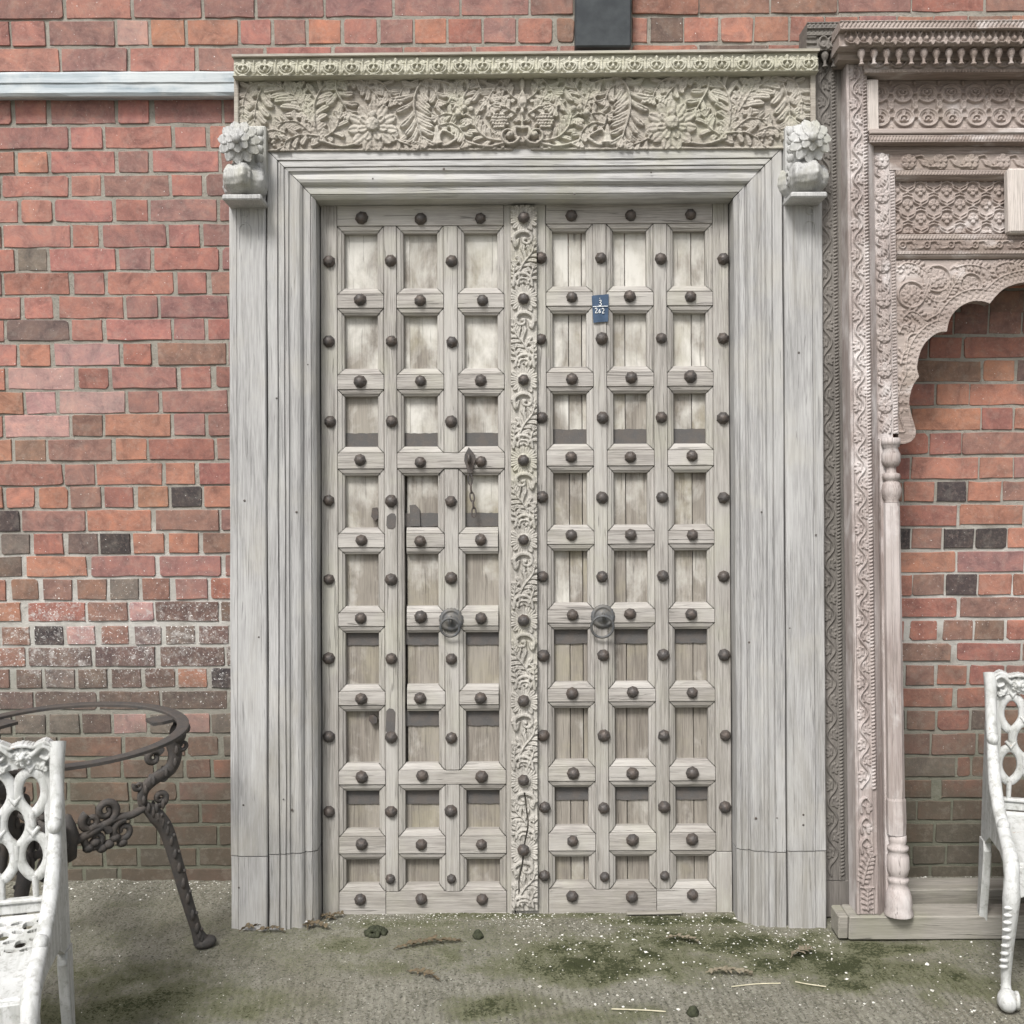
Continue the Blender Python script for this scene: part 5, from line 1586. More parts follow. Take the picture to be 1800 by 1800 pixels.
# --- upper field: ring-and-bud interlace
def interlace(R, nW):
    y0 = R.b[2]
    for row, yc in ((0, y0 + 26), (1, y0 + 68)):
        s = 1 if row == 0 else -1
        for i in range(-1, int(2 * nW / 43) + 2):
            x = i * 43.5 + 6 + (2 if row else 0)
            R.ring((x, yc), 17, 15, 2.3, .85); R.ring((x, yc), 13, 11.5, 1.2, .6)
            R.seg((x + 17, yc), (x + 26.5, yc), 1.4, 1.4, .95)
            R.lobe((x, yc + s * 2), s * math.pi / 2, 11, 4.2, .85); R.dome((x, yc - s * 3), 3.2, 3.2, .5, .4)
            for q in (-1, 1): R.curve([(x, yc + s * 4), (x + q * 6, yc + s * 1), (x + q * 7, yc - s * 5), (x + q * 3, yc - s * 6)], 1.9, 1.4, .85)
            R.dome((x + 21.7, yc - s * 19), 3.2, 4.6, .6, .3)
            for q in (-1, 1):
                R.curve([(x + q * 15, yc + s * 8), (x + q * 19, yc + s * 16), (x + 21.7 * q, yc + s * 21)], 2.6, 2.4, .8)
    for i in range(-1, int(2 * nW / 43) + 2):
        x = i * 43.5 + 28; R.ring((x, y0 + 47), 4.2, 6.5, 1.9, 1.0); R.dome((x, y0 + 47), 2, 4, .4, .4)
band('interlace_panel', xs1 + .012, 139, 227, interlace, .0120, WI - .020, W_ARCHH, thick=.03)
mb = MB(); za, zb2 = uvA(1533, 138)[1], uvA(1533, 232)[1]
mb.box(xs0, xs1 + .0112, .004, .04, zb2, za, .003); o = mb.build('panel_margin', W_PALE, arch); both(o)
# ledge under it
mb = MB(); za, zb2 = hz(227.5, .0), hz(237, .0); mb.box(xj1 + .001, 2 * CXL - xj1 - .001, -.012, .04, zb2, za, .003); mb.build('ledge', W_ARCHH, arch)
band('notched_bead', xj1 + .001, 237.6, 249, rope, .005, .006, W_ARCHH)
cove('cove_moulding', xj1 + .001, 249.5, 256, .004, -.020)
mb = MB(); mb.box(xs1 + .001, 2 * CXL - xs1 - .001, -WI + .002, .05, hz(270.5), hz(256.5), .002); mb.build('plain_rail', W_ARCHH, arch)
band('notched_bead', xj1 - .012, 121.5, 127, rope, .004, .014, W_ARCHH)
cove('cove_moulding', xj1 + .001, 127.5, 138.5, .012, -.030)
# --- cornice: rope board, row of niches, pendants, scalloped apron
def hzc(py): return uvA(1640, py, .09)[1]
xc0 = uvA(1477, 60, .09)[0]
def hz_c(py, w): return uvA(1640, py, w)[1]
def rope_big(R, nW):
    y0, y1 = R.b[2], R.b[3]
    for x in np.arange(0, 2 * nW, 7.4): R.seg((x + 5, y0 + 5), (x, y1 - 4), 2.4, 2.4, .8)
    for yy in (y0 + 1.5, y1 - 1.5): R.seg((0, yy), (2 * nW, yy), 1.6, 1.6, .9)
    for x in np.arange(0, 2 * nW, 10): R.seg((x, y0 + 1.5), (x + 5, y0 + 1.5), 1.7, 1.7, 1.1)
_hz = hz
hz = lambda py, w=WI: uvA(1640, py, w)[1]
band('rope_board', xc0, 36, 52, rope_big, .006, .088, W_ARCHH, thick=.14)
def niches(R, nW):
    n = int(2 * nW // 21.8); y = 66
    for i in range(n):
        x = nW + (i - (n - 1) / 2) * 21.8
        R.ring((x, y - 2), 9.4, 11, 2.0, 1.0, math.pi, 2 * math.pi); R.ring((x, y + 3), 9.4, 8.5, 2.0, 1.0, 0, math.pi)
        R.dome((x, y + 4), 4.4, 5.4, .7, .4); R.seg((x, y - 10), (x, y + 2), 1.2, 2.2, .8)
        R.lobe((x + 10.9, 62), math.pi / 2, 19, 4.6, 1.15)
band('niche_board', xc0 + .003, 53, 80.5, niches, .014, .068, W_ARCHH, thick=.12)
pend = MB(); pend.lathe([(.003, 0), (.0105, -.002), (.0135, -.010), (.0125, -.018), (.0075, -.027), (.0045, -.034), (.0060, -.037), (.0045, -.040), (.0095, -.046), (.010, -.049), (.002, -.0505)], 12)
pend.v = [(x * .86, y * .86, z * .95) for x, y, z in pend.v]; pend_me = pend.mesh('pendant'); pend_me.materials.append(W_ARCHH)
npd = 33
for i in range(npd):
    x = CXL + (i - (npd - 1) / 2) * 21.8 * PXW
    p = link('pendant', pend_me, arch, Matrix.Translation((x, -.052, hz(81, .07))) @ Matrix.Rotation(random.random() * 6, 4, 'Z'))
mb = MB(); mb.box(xc0 + .012, 2 * CXL - xc0 - .012, -.028, .04, hz(104, .03), hz(81, .03), .002); mb.build('cornice_back', W_ARCHH, arch)
def scallops(R, nW):
    n = int(2 * nW // 37); y0 = R.b[2]
    for i in range(n):
        x = nW + (i - (n - 1) / 2) * 37
        R.ring((x, y0 + 1), 16, 13, 1.9, 1.0, 0, math.pi)
        for a in (.5, 1.1, 1.57, 2.0, 2.6): R.lobe((x, y0 + 1), a, 12, 3, .8)
band('scalloped_apron', xj1 - .014, 104.5, 121, scallops, .010, .012, W_ARCHH, thick=.05)
hz = _hz
# --- spandrels above the cusped opening
SPX0 = 1580.0
CURVE = [(1862, 478), (1850, 486), (1838, 498), (1820, 497), (1800, 500), (1780, 507), (1764, 519), (1750, 535), (1738, 531), (1722, 530), (1705, 535), (1691, 544), (1680, 556), (1674, 569), (1671, 584),
         (1662, 584), (1652, 587), (1640, 595), (1630, 605), (1622, 619), (1617, 637), (1616, 650), (1619.5, 662), (1611, 673), (1605, 685), (1601, 702), (1601, 714), (1604, 728), (1610, 748), (1612, 760), (1609, 770), (1601, 777), (1590, 780), (1580, 780)]
CV = np.array(CURVE)
def dens(C, step=1.0):
    out = []
    for i in range(len(C) - 1):
        d = np.hypot(*(C[i + 1] - C[i])); n = max(1, int(d / step))
        for t in range(n): out.append(C[i] + (C[i + 1] - C[i]) * t / n)
    out.append(C[-1]); return np.array(out)
# smooth each lobe between cusps
cusps = [0, 2, 7, 14, 22, len(CV) - 1]
parts = [spline(CV[cusps[i]:cusps[i + 1] + 1], 40) for i in range(len(cusps) - 1)]
CVs = np.concatenate([p[:-1] for p in parts] + [CV[-1:]])
SP = Relief(SPX0, 1862, 457, 781, .8)
poly = np.vstack([CVs, [(1579, 781)], [(1579, 456)], [(1863, 456)], [(1863, 478)]])
def inside(X, Y, P):
    r = np.zeros_like(X, bool); j = len(P) - 1
    for i in range(len(P)):
        xi, yi = P[i]; xj, yj = P[j]
        if abs(yj - yi) > 1e-9:
            c = ((yi > Y) != (yj > Y)) & (X < (xj - xi) * (Y - yi) / (yj - yi) + xi); r ^= c
        j = i
    return r
mask = inside(SP.X, SP.Y, poly)
Dn = dens(CVs, 3.0)
dist = np.full(SP.X.shape, 1e9)
for p in Dn: dist = np.minimum(dist, (SP.X - p[0]) ** 2 + (SP.Y - p[1]) ** 2)
dist = np.sqrt(dist)
# scrolling foliage
for c, r in (((1607, 518), 24), ((1655, 490), 24), ((1716, 500), 20), ((1775, 478), 15), ((1612, 600), 14)):
    SP.ring(c, r, r * .95, 2.2, .8)
    SP.flower(c, r * .72, 7, .85, .5, .2, rng.random() * 3)
for pts in [[(1585, 470), (1600, 462), (1625, 470), (1640, 490), (1630, 520)], [(1634, 520), (1650, 530), (1668, 528), (1680, 510), (1700, 480)], [(1590, 560), (1606, 548), (1624, 556), (1634, 575)],
            [(1690, 470), (1715, 466), (1745, 474), (1752, 495), (1740, 510)], [(1584, 585), (1592, 572), (1606, 575)], [(1760, 470), (1785, 462), (1820, 470), (1850, 465)], [(1640, 560), (1655, 552), (1662, 540)],
            [(1586, 640), (1592, 620), (1604, 612)], [(1584, 690), (1592, 668), (1600, 655)]]:
    SP.acanthus(pts, 7, 6, 10, 3.2, .85, (1, -1), .8, 1.8)
for _ in range(70):
    p = (1583 + 270 * rng.random(), 460 + 230 * rng.random()); a = rng.random() * 6.28
    SP.lobe(p, a, 8 + 5 * rng.random(), 2.6, .6, .15, .35)
# border following the cusps: plain edge, then a chain of leaves
SP.H = np.where(dist < 22, 0.30, SP.H)
acc = 0
for i in range(0, len(Dn) - 6, 3):
    p, qn = Dn[i], Dn[min(i + 3, len(Dn) - 1)]; d = qn - p; L = np.hypot(*d) + 1e-6; nrm = np.array([-d[1], d[0]]) / L
    if p[1] > 715: continue
    c = p + nrm * 12
    if not (1580 < c[0] < 1864): continue
    a = math.atan2(d[1], d[0])
    for s in (-1, 1): SP.lobe(c, a + s * .75, 10, 3.0, .85, 0, .35)
SP.H = np.where((np.abs(dist - 21) < 1.4), .75, SP.H)
SP.H = np.where(dist < 4.5, .5, SP.H)
SP.wear(17, .2, .08); SP.blur(1)
ws = WI - .010
xq0 = XIN; xq1 = CXL
k1 = (xq1 - xq0) / (1862 - SPX0)
o = SP.lay('spandrel', [(xq0, hz(457, ws)), (xq1, hz(457, ws)), (xq0, hz(781, ws)), (xq1, hz(781, ws))], .0110, ws - .002, W_ARCHH, arch, thick=.035, skirt=False, mask=mask); both(o)
# --- slender columns under the spandrels
cxm = (xf0 + xf1) / 2 + .006
zc = lambda py: uvA(1562, py, WI)[1]
prof = []
for py, r in [(772, .0), (772, .027), (783, .027), (784, .024), (787, .024), (789, .019), (800, .027), (812, .027), (820, .021), (822, .014), (832, .014), (834, .024), (839, .026), (844, .024), (846, .018), (850, .024), (862, .029), (872, .027), (880, .020), (884, .021)]:
    prof.append((max(r, .0005), zc(py)))
mb = MB(); mb.lathe(prof[::-1], 20, (cxm, -.004, 0)); o = mb.build('column_capital', W_ARCHV, arch); both(o)
mb = MB(); mb.lathe([(.0265, zc(1462)), (.0285, zc(1440)), (.028, zc(1402)), (.0255, zc(1398)), (.0245, zc(1100)), (.0225, zc(884.5))], 8, (cxm, -.004, 0), smooth=False, ph=math.pi / 8)
for a in (math.pi * 1.5 - .35, math.pi * 1.5 + .45):      # reeds down the shaft
    mb.tube([(cxm + 0.0232 * math.cos(a), -.004 + 0.0232 * math.sin(a), zc(y)) for y in (890, 1100, 1395)], .0035, 6)
o = mb.build('column_shaft', W_ARCHV, arch); both(o)
prof = [(.0005, zc(1462.5)), (.024, zc(1463)), (.025, zc(1474)), (.021, zc(1479)), (.030, zc(1483)), (.030, zc(1488)), (.024, zc(1491)), (.031, zc(1500)), (.032, zc(1520)), (.027, zc(1532)), (.022, zc(1535)), (.030, zc(1538)), (.029, zc(1544)),
        (.024, zc(1548)), (.030, zc(1556)), (.036, zc(1568)), (.039, zc(1582)), (.036, zc(1590)), (.041, zc(1598)), (.040, .001)]
mb = MB(); mb.lathe(prof[::-1], 20, (cxm + .004, -.004, 0)); o = mb.build('column_base', W_ARCHV, arch); both(o)
mb = MB(); mb.box(xs1 + .001, xs1 + .020, .006, .05, .002, zf0 - .002, .002); o = mb.build('inner_jamb', W_ARCHV, arch); both(o)

# ================================================================== darker carved frame standing behind the arch
dz0 = .118
dxp, dyp = on_ground(1470, 1547, dz0)
DARK = Lean((dxp, dyp, dz0), 4.4)
DARK.M = DARK.M @ Matrix.Rotation(math.radians(-0.6), 4, 'Y'); DARK.Mi = np.array(DARK.M.inverted()); DARK.o = (DARK.Mi @ np.append(CAM_POS, 1))[:3]
uvK = DARK.uv
dark = empty('carved_surround', DARK.M, 'brown carved timber surround, its colour darkened for shadow, squeezed between the arch and the doorway', 'surround')
DV = Relief(1440, 1481, 100, 1547, .85)
vine_relief(DV, 1446, 1470, 104, 1540, 60, 1476)
DV.seg((1443, 100), (1443, 1547), 2, 2, .6); DV.seg((1472, 100), (1472, 1547), 1.1, 1.1, .6)
DV.wear(24, .25, .06); DV.blur(1)
x0, x1 = uvK(1441, 900)[0], uvK(1478, 900)[0]; z1 = uvK(1455, 100)[1]
jm = DV.lay('jamb', [(x0, z1), (x1, z1), (x0, 0.0), (x1, 0.0)], .0075, 0.0, W_SHADED, dark, thick=.06)
mb = MB(); mb.box(x1 + .001, x1 + .030, .004, .05, -.02, z1, .002); mb.build('inner_board', W_SHADED, dark)
FAR = 1.28
c = jm.copy(); COL.objects.link(c); c.parent = dark; c.matrix_basis = Matrix.Translation((FAR + x0 + x1, 0, 0)) @ Matrix.Scale(-1, 4, (1, 0, 0))
mb = MB(); mb.box(x1 + .031, FAR + x0 - .001, .004, .04, z1 - .22, z1 - .001, .003); mb.build('head_board', W_SHADED, dark)
# stepped cornice with niches and pendants
xk0 = uvK(1419, 60, .05)[0]
def kband(name, y0, y1, w, fn, depth):
    R = Relief(0, 90, y0, y1, .8); fn(R, 45); R.wear(25, .15, .1); R.blur(1)
    R.lay(name, [(xk0, uvK(1450, y0, w)[1]), (xk0 + 90 * PXW, uvK(1450, y0, w)[1]), (xk0, uvK(1450, y1, w)[1]), (xk0 + 90 * PXW, uvK(1450, y1, w)[1])], depth, w, W_SHADED, dark, thick=.09)
kband('cornice_band', 39, 51, .050, rope_big, .005); kband('cornice_band', 51.5, 63, .045, rope_big, .004)
def kn(R, nW):
    for x in (30, 46, 62, 78):
        R.ring((x, 74), 7, 9, 2, 1.0); R.dome((x, 77), 3.4, 4.4, .6, .4); R.lobe((x + 8, 70), math.pi / 2, 18, 4, 1.0)
    for y in (66, 76, 86): R.seg((0, y), (16, y), 2.2, 2.2, .8)
kband('cornice_band', 63.5, 88, .040, kn, .008)
for x in (1450, 1466):
    xx, zz = uvK(x, 90, .03); link('pendant', pend_me.copy(), dark, Matrix.Translation((xx, -.028, zz))).data.materials[0] = W_SHADED
mb = MB(); mb.box(x0 + .004, x1 + .03, .002, .055, -dz0 * 1.0 + .004, -.001, .003); mb.build('foot_block', W_SHADED, dark)
# ================================================================== iron table frame
M_TABLE = iron_material('table_iron', (.060, .056, .053), (.095, .076, .062), .5, .75, .15)
tcx, tcy = -1.175, -3.5 + 2.825
TH = .70
table = empty('iron_table', Matrix.Translation((tcx, tcy, 0)), 'rusty dark cast iron table frame without its top, standing by the brick wall', 'table')
mb = MB(); n = 72; rings = []
R1, R0 = .315, .284
for a in np.linspace(0, 2 * math.pi, n, endpoint=False):
    c, s_ = math.cos(a), math.sin(a)
    rings.append([(R0 * c, R0 * s_, TH - .009), (R1 * c, R1 * s_, TH - .009), (R1 * c, R1 * s_, TH - .001), ((R1 - .004) * c, (R1 - .004) * s_, TH), ((R0 + .003) * c, (R0 + .003) * s_, TH), (R0 * c, R0 * s_, TH - .002)])
rings.append(rings[0]); mb.loft(rings, True, False, False); mb.build('top_ring', M_TABLE, table)
def leg_pts(prof, a):
    return [(r * math.cos(a), r * math.sin(a), z) for r, z in prof]
def spiral(c, r0, turns, start, n=30, shrink=.82):
    return [(c[0] + r0 * (1 - shrink * t) * math.cos(start + turns * 2 * math.pi * t), c[1] + r0 * (1 - shrink * t) * math.sin(start + turns * 2 * math.pi * t)) for t in np.linspace(0, 1, n)]
for a in map(math.radians, (38, 150, 268)):
    upv = (-math.sin(a), math.cos(a), 0)
    mb = MB()
    # bracket under the ring, mask-like boss
    mb.prism([(-.028, .225), (.028, .225), (.034, .25), (.022, .31), (-.022, .31), (-.034, .25)], TH - .018, TH - .0095)
    mb.v = [((r_ * math.cos(a) - q_ * math.sin(a)), (r_ * math.sin(a) + q_ * math.cos(a)), y_) for q_, y_, r_ in mb.v]
    mb.blob((.305 * math.cos(a), .305 * math.sin(a), TH - .058), (.024, .024, .030), 12, 8)
    mb.blob((.325 * math.cos(a), .325 * math.sin(a), TH - .048), (.016, .020, .016), 10, 6)
    for q in (-1, 1): mb.blob((.31 * math.cos(a) + q * .02 * upv[0], .31 * math.sin(a) + q * .02 * upv[1], TH - .040), (.012, .012, .012), 8, 6)
    # S-shaped upper limb
    S = spline([(.285, TH - .07), (.295, TH - .115), (.280, TH - .155), (.235, TH - .175), (.205, TH - .20), (.200, TH - .235), (.222, TH - .258), (.252, TH - .250)], 40)
    mb.tube(leg_pts(S, a), list(np.interp(np.linspace(0, 1, len(S)), [0, .3, .6, 1], [.021, .019, .015, .010])), 10, flat=.5, up=upv)
    sp = spiral((.248, TH - .232), .020, 1.2, -1.4)
    mb.tube(leg_pts(sp, a), list(np.linspace(.010, .005, len(sp))), 8, up=upv)
    sp = spiral((.235, TH - .115), .024, 1.1, .5)
    mb.tube(leg_pts(sp, a), list(np.linspace(.013, .006, len(sp))), 8, up=upv)
    for i in range(9):
        p = S[4 + 4 * i if 4 + 4 * i < len(S) else -1]
        for q in (-1, 1): mb.blob((p[0] * math.cos(a) + q * .013 * upv[0], p[0] * math.sin(a) + q * .013 * upv[1], p[1] + .004), (.006, .006, .014), 8, 5)
    for c, r0, st in (((.318, TH - .095), .018, 2.2), ((.262, TH - .175), .014, 1.0), ((.190, TH - .185), .013, 2.6)):
        sp = spiral(c, r0, 1.2, st); mb.tube(leg_pts(sp, a), list(np.linspace(.0075, .004, len(sp))), 7, up=upv)
    mb.build('upper_scroll', M_TABLE, table)
    # splayed lower leg with a row of bosses, club foot
    mb = MB()
    Lp = spline([(.205, TH - .245), (.232, TH - .275), (.262, TH - .325), (.285, TH - .41), (.310, TH - .52), (.338, TH - .63), (.352, .028)], 44)
    rad = np.interp(np.linspace(0, 1, len(Lp)), [0, .2, .5, .85, 1], [.015, .023, .0185, .0155, .022])
    mb.tube(leg_pts(Lp, a), list(rad), 10, flat=.75, up=upv)
    for i in range(13):                             # leaf scales down the edges of the leg
        p = Lp[5 + 3 * i if 5 + 3 * i < len(Lp) else -1]
        for q in (-1, 1): mb.blob((p[0] * math.cos(a) + q * .011 * upv[0], p[0] * math.sin(a) + q * .011 * upv[1], p[1]), (.007, .007, .017), 7, 5)
    mb.blob((.365 * math.cos(a), .365 * math.sin(a), .018), (.034, .026, .018), 12, 6, np.array(Matrix.Rotation(a, 3, 'Z')))
    for i in range(8):
        p = Lp[8 + i * 4]; ao = a - .9
        mb.blob((p[0] * math.cos(a) + .0175 * math.cos(ao), p[0] * math.sin(a) + .0175 * math.sin(ao), p[1] + .004), (.0045, .0045, .006), 8, 5)
    mb.build('leg', M_TABLE, table)
    # foliate stretcher to the middle
    mb = MB()
    St = spline([(.205, TH - .250), (.165, TH - .262), (.12, TH - .262), (.06, TH - .285), (.01, TH - .30)], 24)
    mb.tube(leg_pts(St, a), list(np.linspace(.011, .013, len(St))), 8, up=upv)
    for c, r0, st in (((.145, TH - .30), .032, 1.4), ((.10, TH - .235), .030, -1.0), ((.07, TH - .305), .040, .3), ((.06, TH - .255), .026, 2.0)):
        sp = spiral(c, r0, 1.35, st); mb.tube(leg_pts(sp, a), list(np.linspace(.0125, .006, len(sp))), 8, up=upv)
    for i in range(6):
        mb.blob(((.05 + .018 * i) * math.cos(a), (.05 + .018 * i) * math.sin(a), TH - .325 + .012 * math.sin(i * 2)), (.016, .016, .013), 8, 5)
    mb.build('stretcher', M_TABLE, table)
mb = MB(); mb.lathe([(.006, TH - .35), (.020, TH - .34), (.022, TH - .31), (.028, TH - .28), (.02, TH - .25), (.010, TH - .225), (.002, TH - .22)], 14); mb.build('centre_boss', M_TABLE, table)

# ================================================================== white cast iron benches
def white_iron(name, rust=0.5):
    k = NT(name); v = k.coords('Object'); n1 = k.noise(v, 9, 6, .65); n2 = k.noise(v, 60, 5, .7); n3 = k.noise(v, 28, 6, .75, .6); vz = k.noise(k.coords('Object', (1, 1, .12)), 40, 5, .65)
    c = k.mix(k.ramp(n1, (.3, 0), (.7, 1)), (.46, .465, .45), (.58, .585, .575))
    c = k.mix(k.math('MULTIPLY', k.ramp(vz, (.46, 0), (.60, 1)), .6), c, (.33, .335, .31))
    c = k.mix(k.math('MULTIPLY', k.ramp(n2, (.52, 0), (.66, 1)), .6), c, (.22, .215, .19))
    c = k.mix(k.ramp(n3, (.690 - .075 * rust, 0), (.75 - .05 * rust, .85)), c, (.30, .16, .07))
    c = k.mix(k.ramp(n3, (.73, 0), (.77, 1)), c, (.10, .06, .045))
    return k.done(c, .6, k.bump(k.math('ADD', n2, n3), .5, .002), spec=.4)
M_WHITE_A = white_iron('white_painted_iron', .35); M_WHITE_B = white_iron('white_painted_iron_rusty', .8)

def bench(loc, yaw, W, right_end, mat, label, solid_seat):
    """local: the near end stands at x=0 and the bench runs along +x (or -x), back at y=0, front towards -y"""
    M = Matrix.Translation(loc) @ Matrix.Rotation(math.radians(yaw), 4, 'Z')
    root = empty('garden_bench', M, label, 'bench')
    s = -1 if right_end else 1
    X = lambda x: s * x
    BT, SH, SD = .795, .38, .395
    def endframe(x):
        mb = MB()
        P = spline([(x, -.002, BT - .012), (x, -.020, BT - .06), (x, -.040, BT - .13), (x, -.075, BT - .20), (x, -.135, SH + .125), (x, -.22, SH + .070), (x, -.31, SH + .040), (x, -SD + .005, SH + .012), (x, -SD - .020, SH - .035)], 60)
        P = np.array([(X(p[0]), p[1], p[2]) for p in P])
        rad = np.interp(np.linspace(0, 1, len(P)), [0, .1, .35, .5, .75, .92, 1], [.019, .0165, .0145, .0175, .0165, .020, .018])
        mb.tube(P, list(rad), 10, up=(1, 0, 0))
        for t in (.36, .70): 
            p = P[int(t * (len(P) - 1))]; mb.blob(p + np.array([0, -.01, .008]), (.0165, .020, .018), 10, 7)
        o = mb.build('arm', mat, root)
        # side plate between the arm and the back, cast in one with it
        mb = MB()
        poly = [(.012, BT - .03)] + [(p[1] + .004, p[2]) for p in P[2:-2:3]] + [(-SD + .01, SH - .03), (-SD * .7, SH - .015), (-.12, SH - .035), (-.04, SH - .085), (.018, SH - .09), (.020, SH + .1)]
        xa, xb = X(x) - .007, X(x) + .007
        mb.loft([[(xa, y, z) for y, z in poly], [(xb, y, z) for y, z in poly]], True, True, False)
        mb.build('side_plate', mat, root)
        # cabriole front leg with beaded shin and scroll foot
        mb = MB()
        Lp = spline([(X(x), -SD - .012, SH - .02), (X(x), -SD - .022, SH - .08), (X(x), -SD - .012, SH - .16), (X(x), -SD + .006, SH - .25), (X(x), -SD + .010, .070), (X(x), -SD - .006, .030)], 40)
        rad = np.interp(np.linspace(0, 1, len(Lp)), [0, .2, .5, .85, 1], [.022, .027, .019, .015, .020])
        mb.tube(Lp, list(rad), 10, flat=.8, up=(1, 0, 0))
        mb.blob((X(x), -SD - .022, .030), (.026, .032, .029), 12, 8)
        th = np.linspace(0, 1, 26)
        mb.tube([(X(x) + .022, -SD - .022 + .022 * (1 - .7 * t) * math.cos(8 * t), .030 + .022 * (1 - .7 * t) * math.sin(8 * t)) for t in th], .006, 6)
        for i in range(9):
            p = Lp[10 + 2 * i]; mb.blob((p[0] - s * .010, p[1] - .022 + .0004 * i, p[2]), (.012, .006, .0055), 8, 5)
        mb.build('leg', mat, root)
        mb = MB()
        poly = [(.018, SH - .085), (.016, SH - .2), (.014, .10), (.024, .03), (.026, .002), (-.016, .002), (-.022, .03), (-.030, .10), (-.046, SH - .2), (-.062, SH - .10), (-.05, SH - .075)]
        xa, xb = X(x) - .011, X(x) + .011
        mb.loft([[(xa, y * .96, z) for y, z in poly], [(xa + .003, y, z) for y, z in poly], [(xb - .003, y, z) for y, z in poly], [(xb, y * .96, z) for y, z in poly]], True, True, False)
        mb.build('leg', mat, root)
    endframe(0.0); endframe(W)
    # crest: scalloped, modelled with scrolls and flowers
    Wm = W * 1000; R = Relief(0, Wm, 0, 92, 1.6)
    nsc = int(round(W / .155)); pitch = Wm / nsc
    top = np.zeros_like(R.X)
    for i in range(nsc + 1):
        x = i * pitch
        R.flower((x + pitch / 2, 46), 22, 8, .9, .45, .3)
        for q in (-1, 1):
            R.curve([(x + pitch / 2 + q * 22, 40), (x + pitch / 2 + q * 45, 22), (x + pitch / 2 + q * 62, 34), (x + pitch / 2 + q * 54, 52), (x + pitch / 2 + q * 40, 46)], 7, 4, .95, groove=.2)
            R.lobe((x + pitch / 2 + q * 30, 62), math.pi / 2 - q * .9, 30, 8, .8); R.lobe((x + pitch / 2 + q * 50, 58), math.pi / 2 + q * .6, 24, 7, .8)
    edge = 10 + 7 * np.abs(np.sin(R.X * math.pi / (pitch / 3))) * -1 + 7 * np.cos((R.X / pitch) * 2 * math.pi) * -.5 + 6
    corner = np.minimum(R.X, Wm - R.X); edge = edge + np.clip(30 - corner, 0, 30) ** 2 * .022
    low = 90 - 16 * np.abs(np.sin(R.X * math.pi / pitch + .0)) ** 1.5
    mask = (R.Y > edge) & (R.Y < low)
    R.H = np.maximum(R.H, np.where(np.abs(R.Y - edge - 5) < 5, .8, 0)); R.blur(1)
    xa, xb = (0, W) if s > 0 else (-W, 0)
    R.lay('crest', [(xa - .0, BT + .005), (xb, BT + .005), (xa, BT - .087), (xb, BT - .087)], .020, .004, mat, root, thick=.016, skirt=False, mask=mask)
    # interlaced loops of the back
    ncol = int(round((W - .05) / .070)); dx = (W - .05) / ncol
    Rr = .0125
    def loop(mb, cx, cz, hw, hh, last):
        pts = []
        for a in np.linspace(0, 2 * math.pi, 25):
            x_, z_ = hw * math.sin(a), hh * math.cos(a)
            if z_ < 0: x_ *= 1 - .35 * (z_ / hh) ** 2                 # pinched below
            pts.append((cx + x_, .004, cz + z_))
        mb.tube(pts, Rr, 8, cap=False, flat=.62, up=(0, 1, 0))
        mb.tube([(cx - .012, .002, cz + hh + .020), (cx, .0, cz + hh + .004), (cx + .012, .002, cz + hh + .020)], [.006, .011, .006], 8, flat=.8)
        mb.tube([(cx, .003, cz - hh + .004), (cx, .003, cz - hh - (.052 if last else .030))], [.010, .008], 8, flat=.8)
    rows = [BT - .128, BT - .203, BT - .278]
    for j, cz in enumerate(rows):
        off = .5 if j % 2 == 0 else 0.0
        for i in range(ncol + (0 if off else 1)):
            cx = X(.025 + (i + off) * dx)
            if not off and i in (0, ncol): continue
            mb = MB(); loop(mb, cx, cz, dx * .43, .049, j == len(rows) - 1); mb.build('back_loop', mat, root)
    mb = MB()
    for x in (.021, W - .021): mb.box(X(x) - .014, X(x) + .014, -.002, .012, SH - .01, BT - .055, .003)
    mb.box(X(.0), X(W), -.004, .014, SH + .005, SH + .030, .004); mb.box(X(0), X(W), -.010, .010, SH + .032, SH + .042, .003)
    mb.build('back_frame', mat, root)
    # seat
    S = Relief(0, W * 1000, 0, SD * 1000, 2.2)
    holes = np.zeros_like(S.X, bool)
    if not solid_seat:
        for i in range(int(W / .085)):
            for j in range(4):
                cx = 45 + i * 85 + (42 if j % 2 else 0); cy = 50 + j * 42
                for ox, oy, r1, r2, an in ((0, 0, 11, 17, 0), (26, -14, 12, 6, .5), (-26, -14, 12, 6, -.5)):
                    u_ = (S.X - cx - ox) * math.cos(an) + (S.Y - cy - oy) * math.sin(an); v_ = -(S.X - cx - ox) * math.sin(an) + (S.Y - cy - oy) * math.cos(an)
                    holes |= np.hypot(u_ / r1, v_ / r2) < 1
        holes &= (S.Y < 215) & (S.X > 25) & (S.X < W * 1000 - 25)
    for yy in (8, SD * 1000 - 8): S.seg((0, yy), (W * 1000, yy), 8, 8, .8)
    xs = np.where(True, S.X / 1000, 0); Yl = -S.Y / 1000
    P = np.stack([(xs if s > 0 else xs - W), Yl * 1.0, SH + .006 * S.H + .006 * np.sin(S.Y / (SD * 1000) * math.pi) * -1], -1)
    # lay flat: build in the xz plane then turn it down
    Pf = np.stack([P[..., 0], -P[..., 2], Yl], -1)
    o = S.lay_masked('seat', Pf, ~holes, -(SH - .012), mat, root)
    o.matrix_local = Matrix(((1, 0, 0, 0), (0, 0, 1, 0), (0, -1, 0, 0), (0, 0, 0, 1)))
    # front apron with a drooping curve
    mb = MB(); pts = []
    N = 40; up_, dn = [], []
    for i in range(N + 1):
        x = W * i / N; d = .045 + .035 * (abs(2 * i / N - 1) ** 2.2) + .010 * math.cos(i * 12 * math.pi / N)
        up_.append((X(x), SH - .002)); dn.append((X(x), SH - d))
    mb.prism(up_ + dn[::-1], -SD - .012, -SD + .004, .002); mb.build('apron', mat, root)
    return root
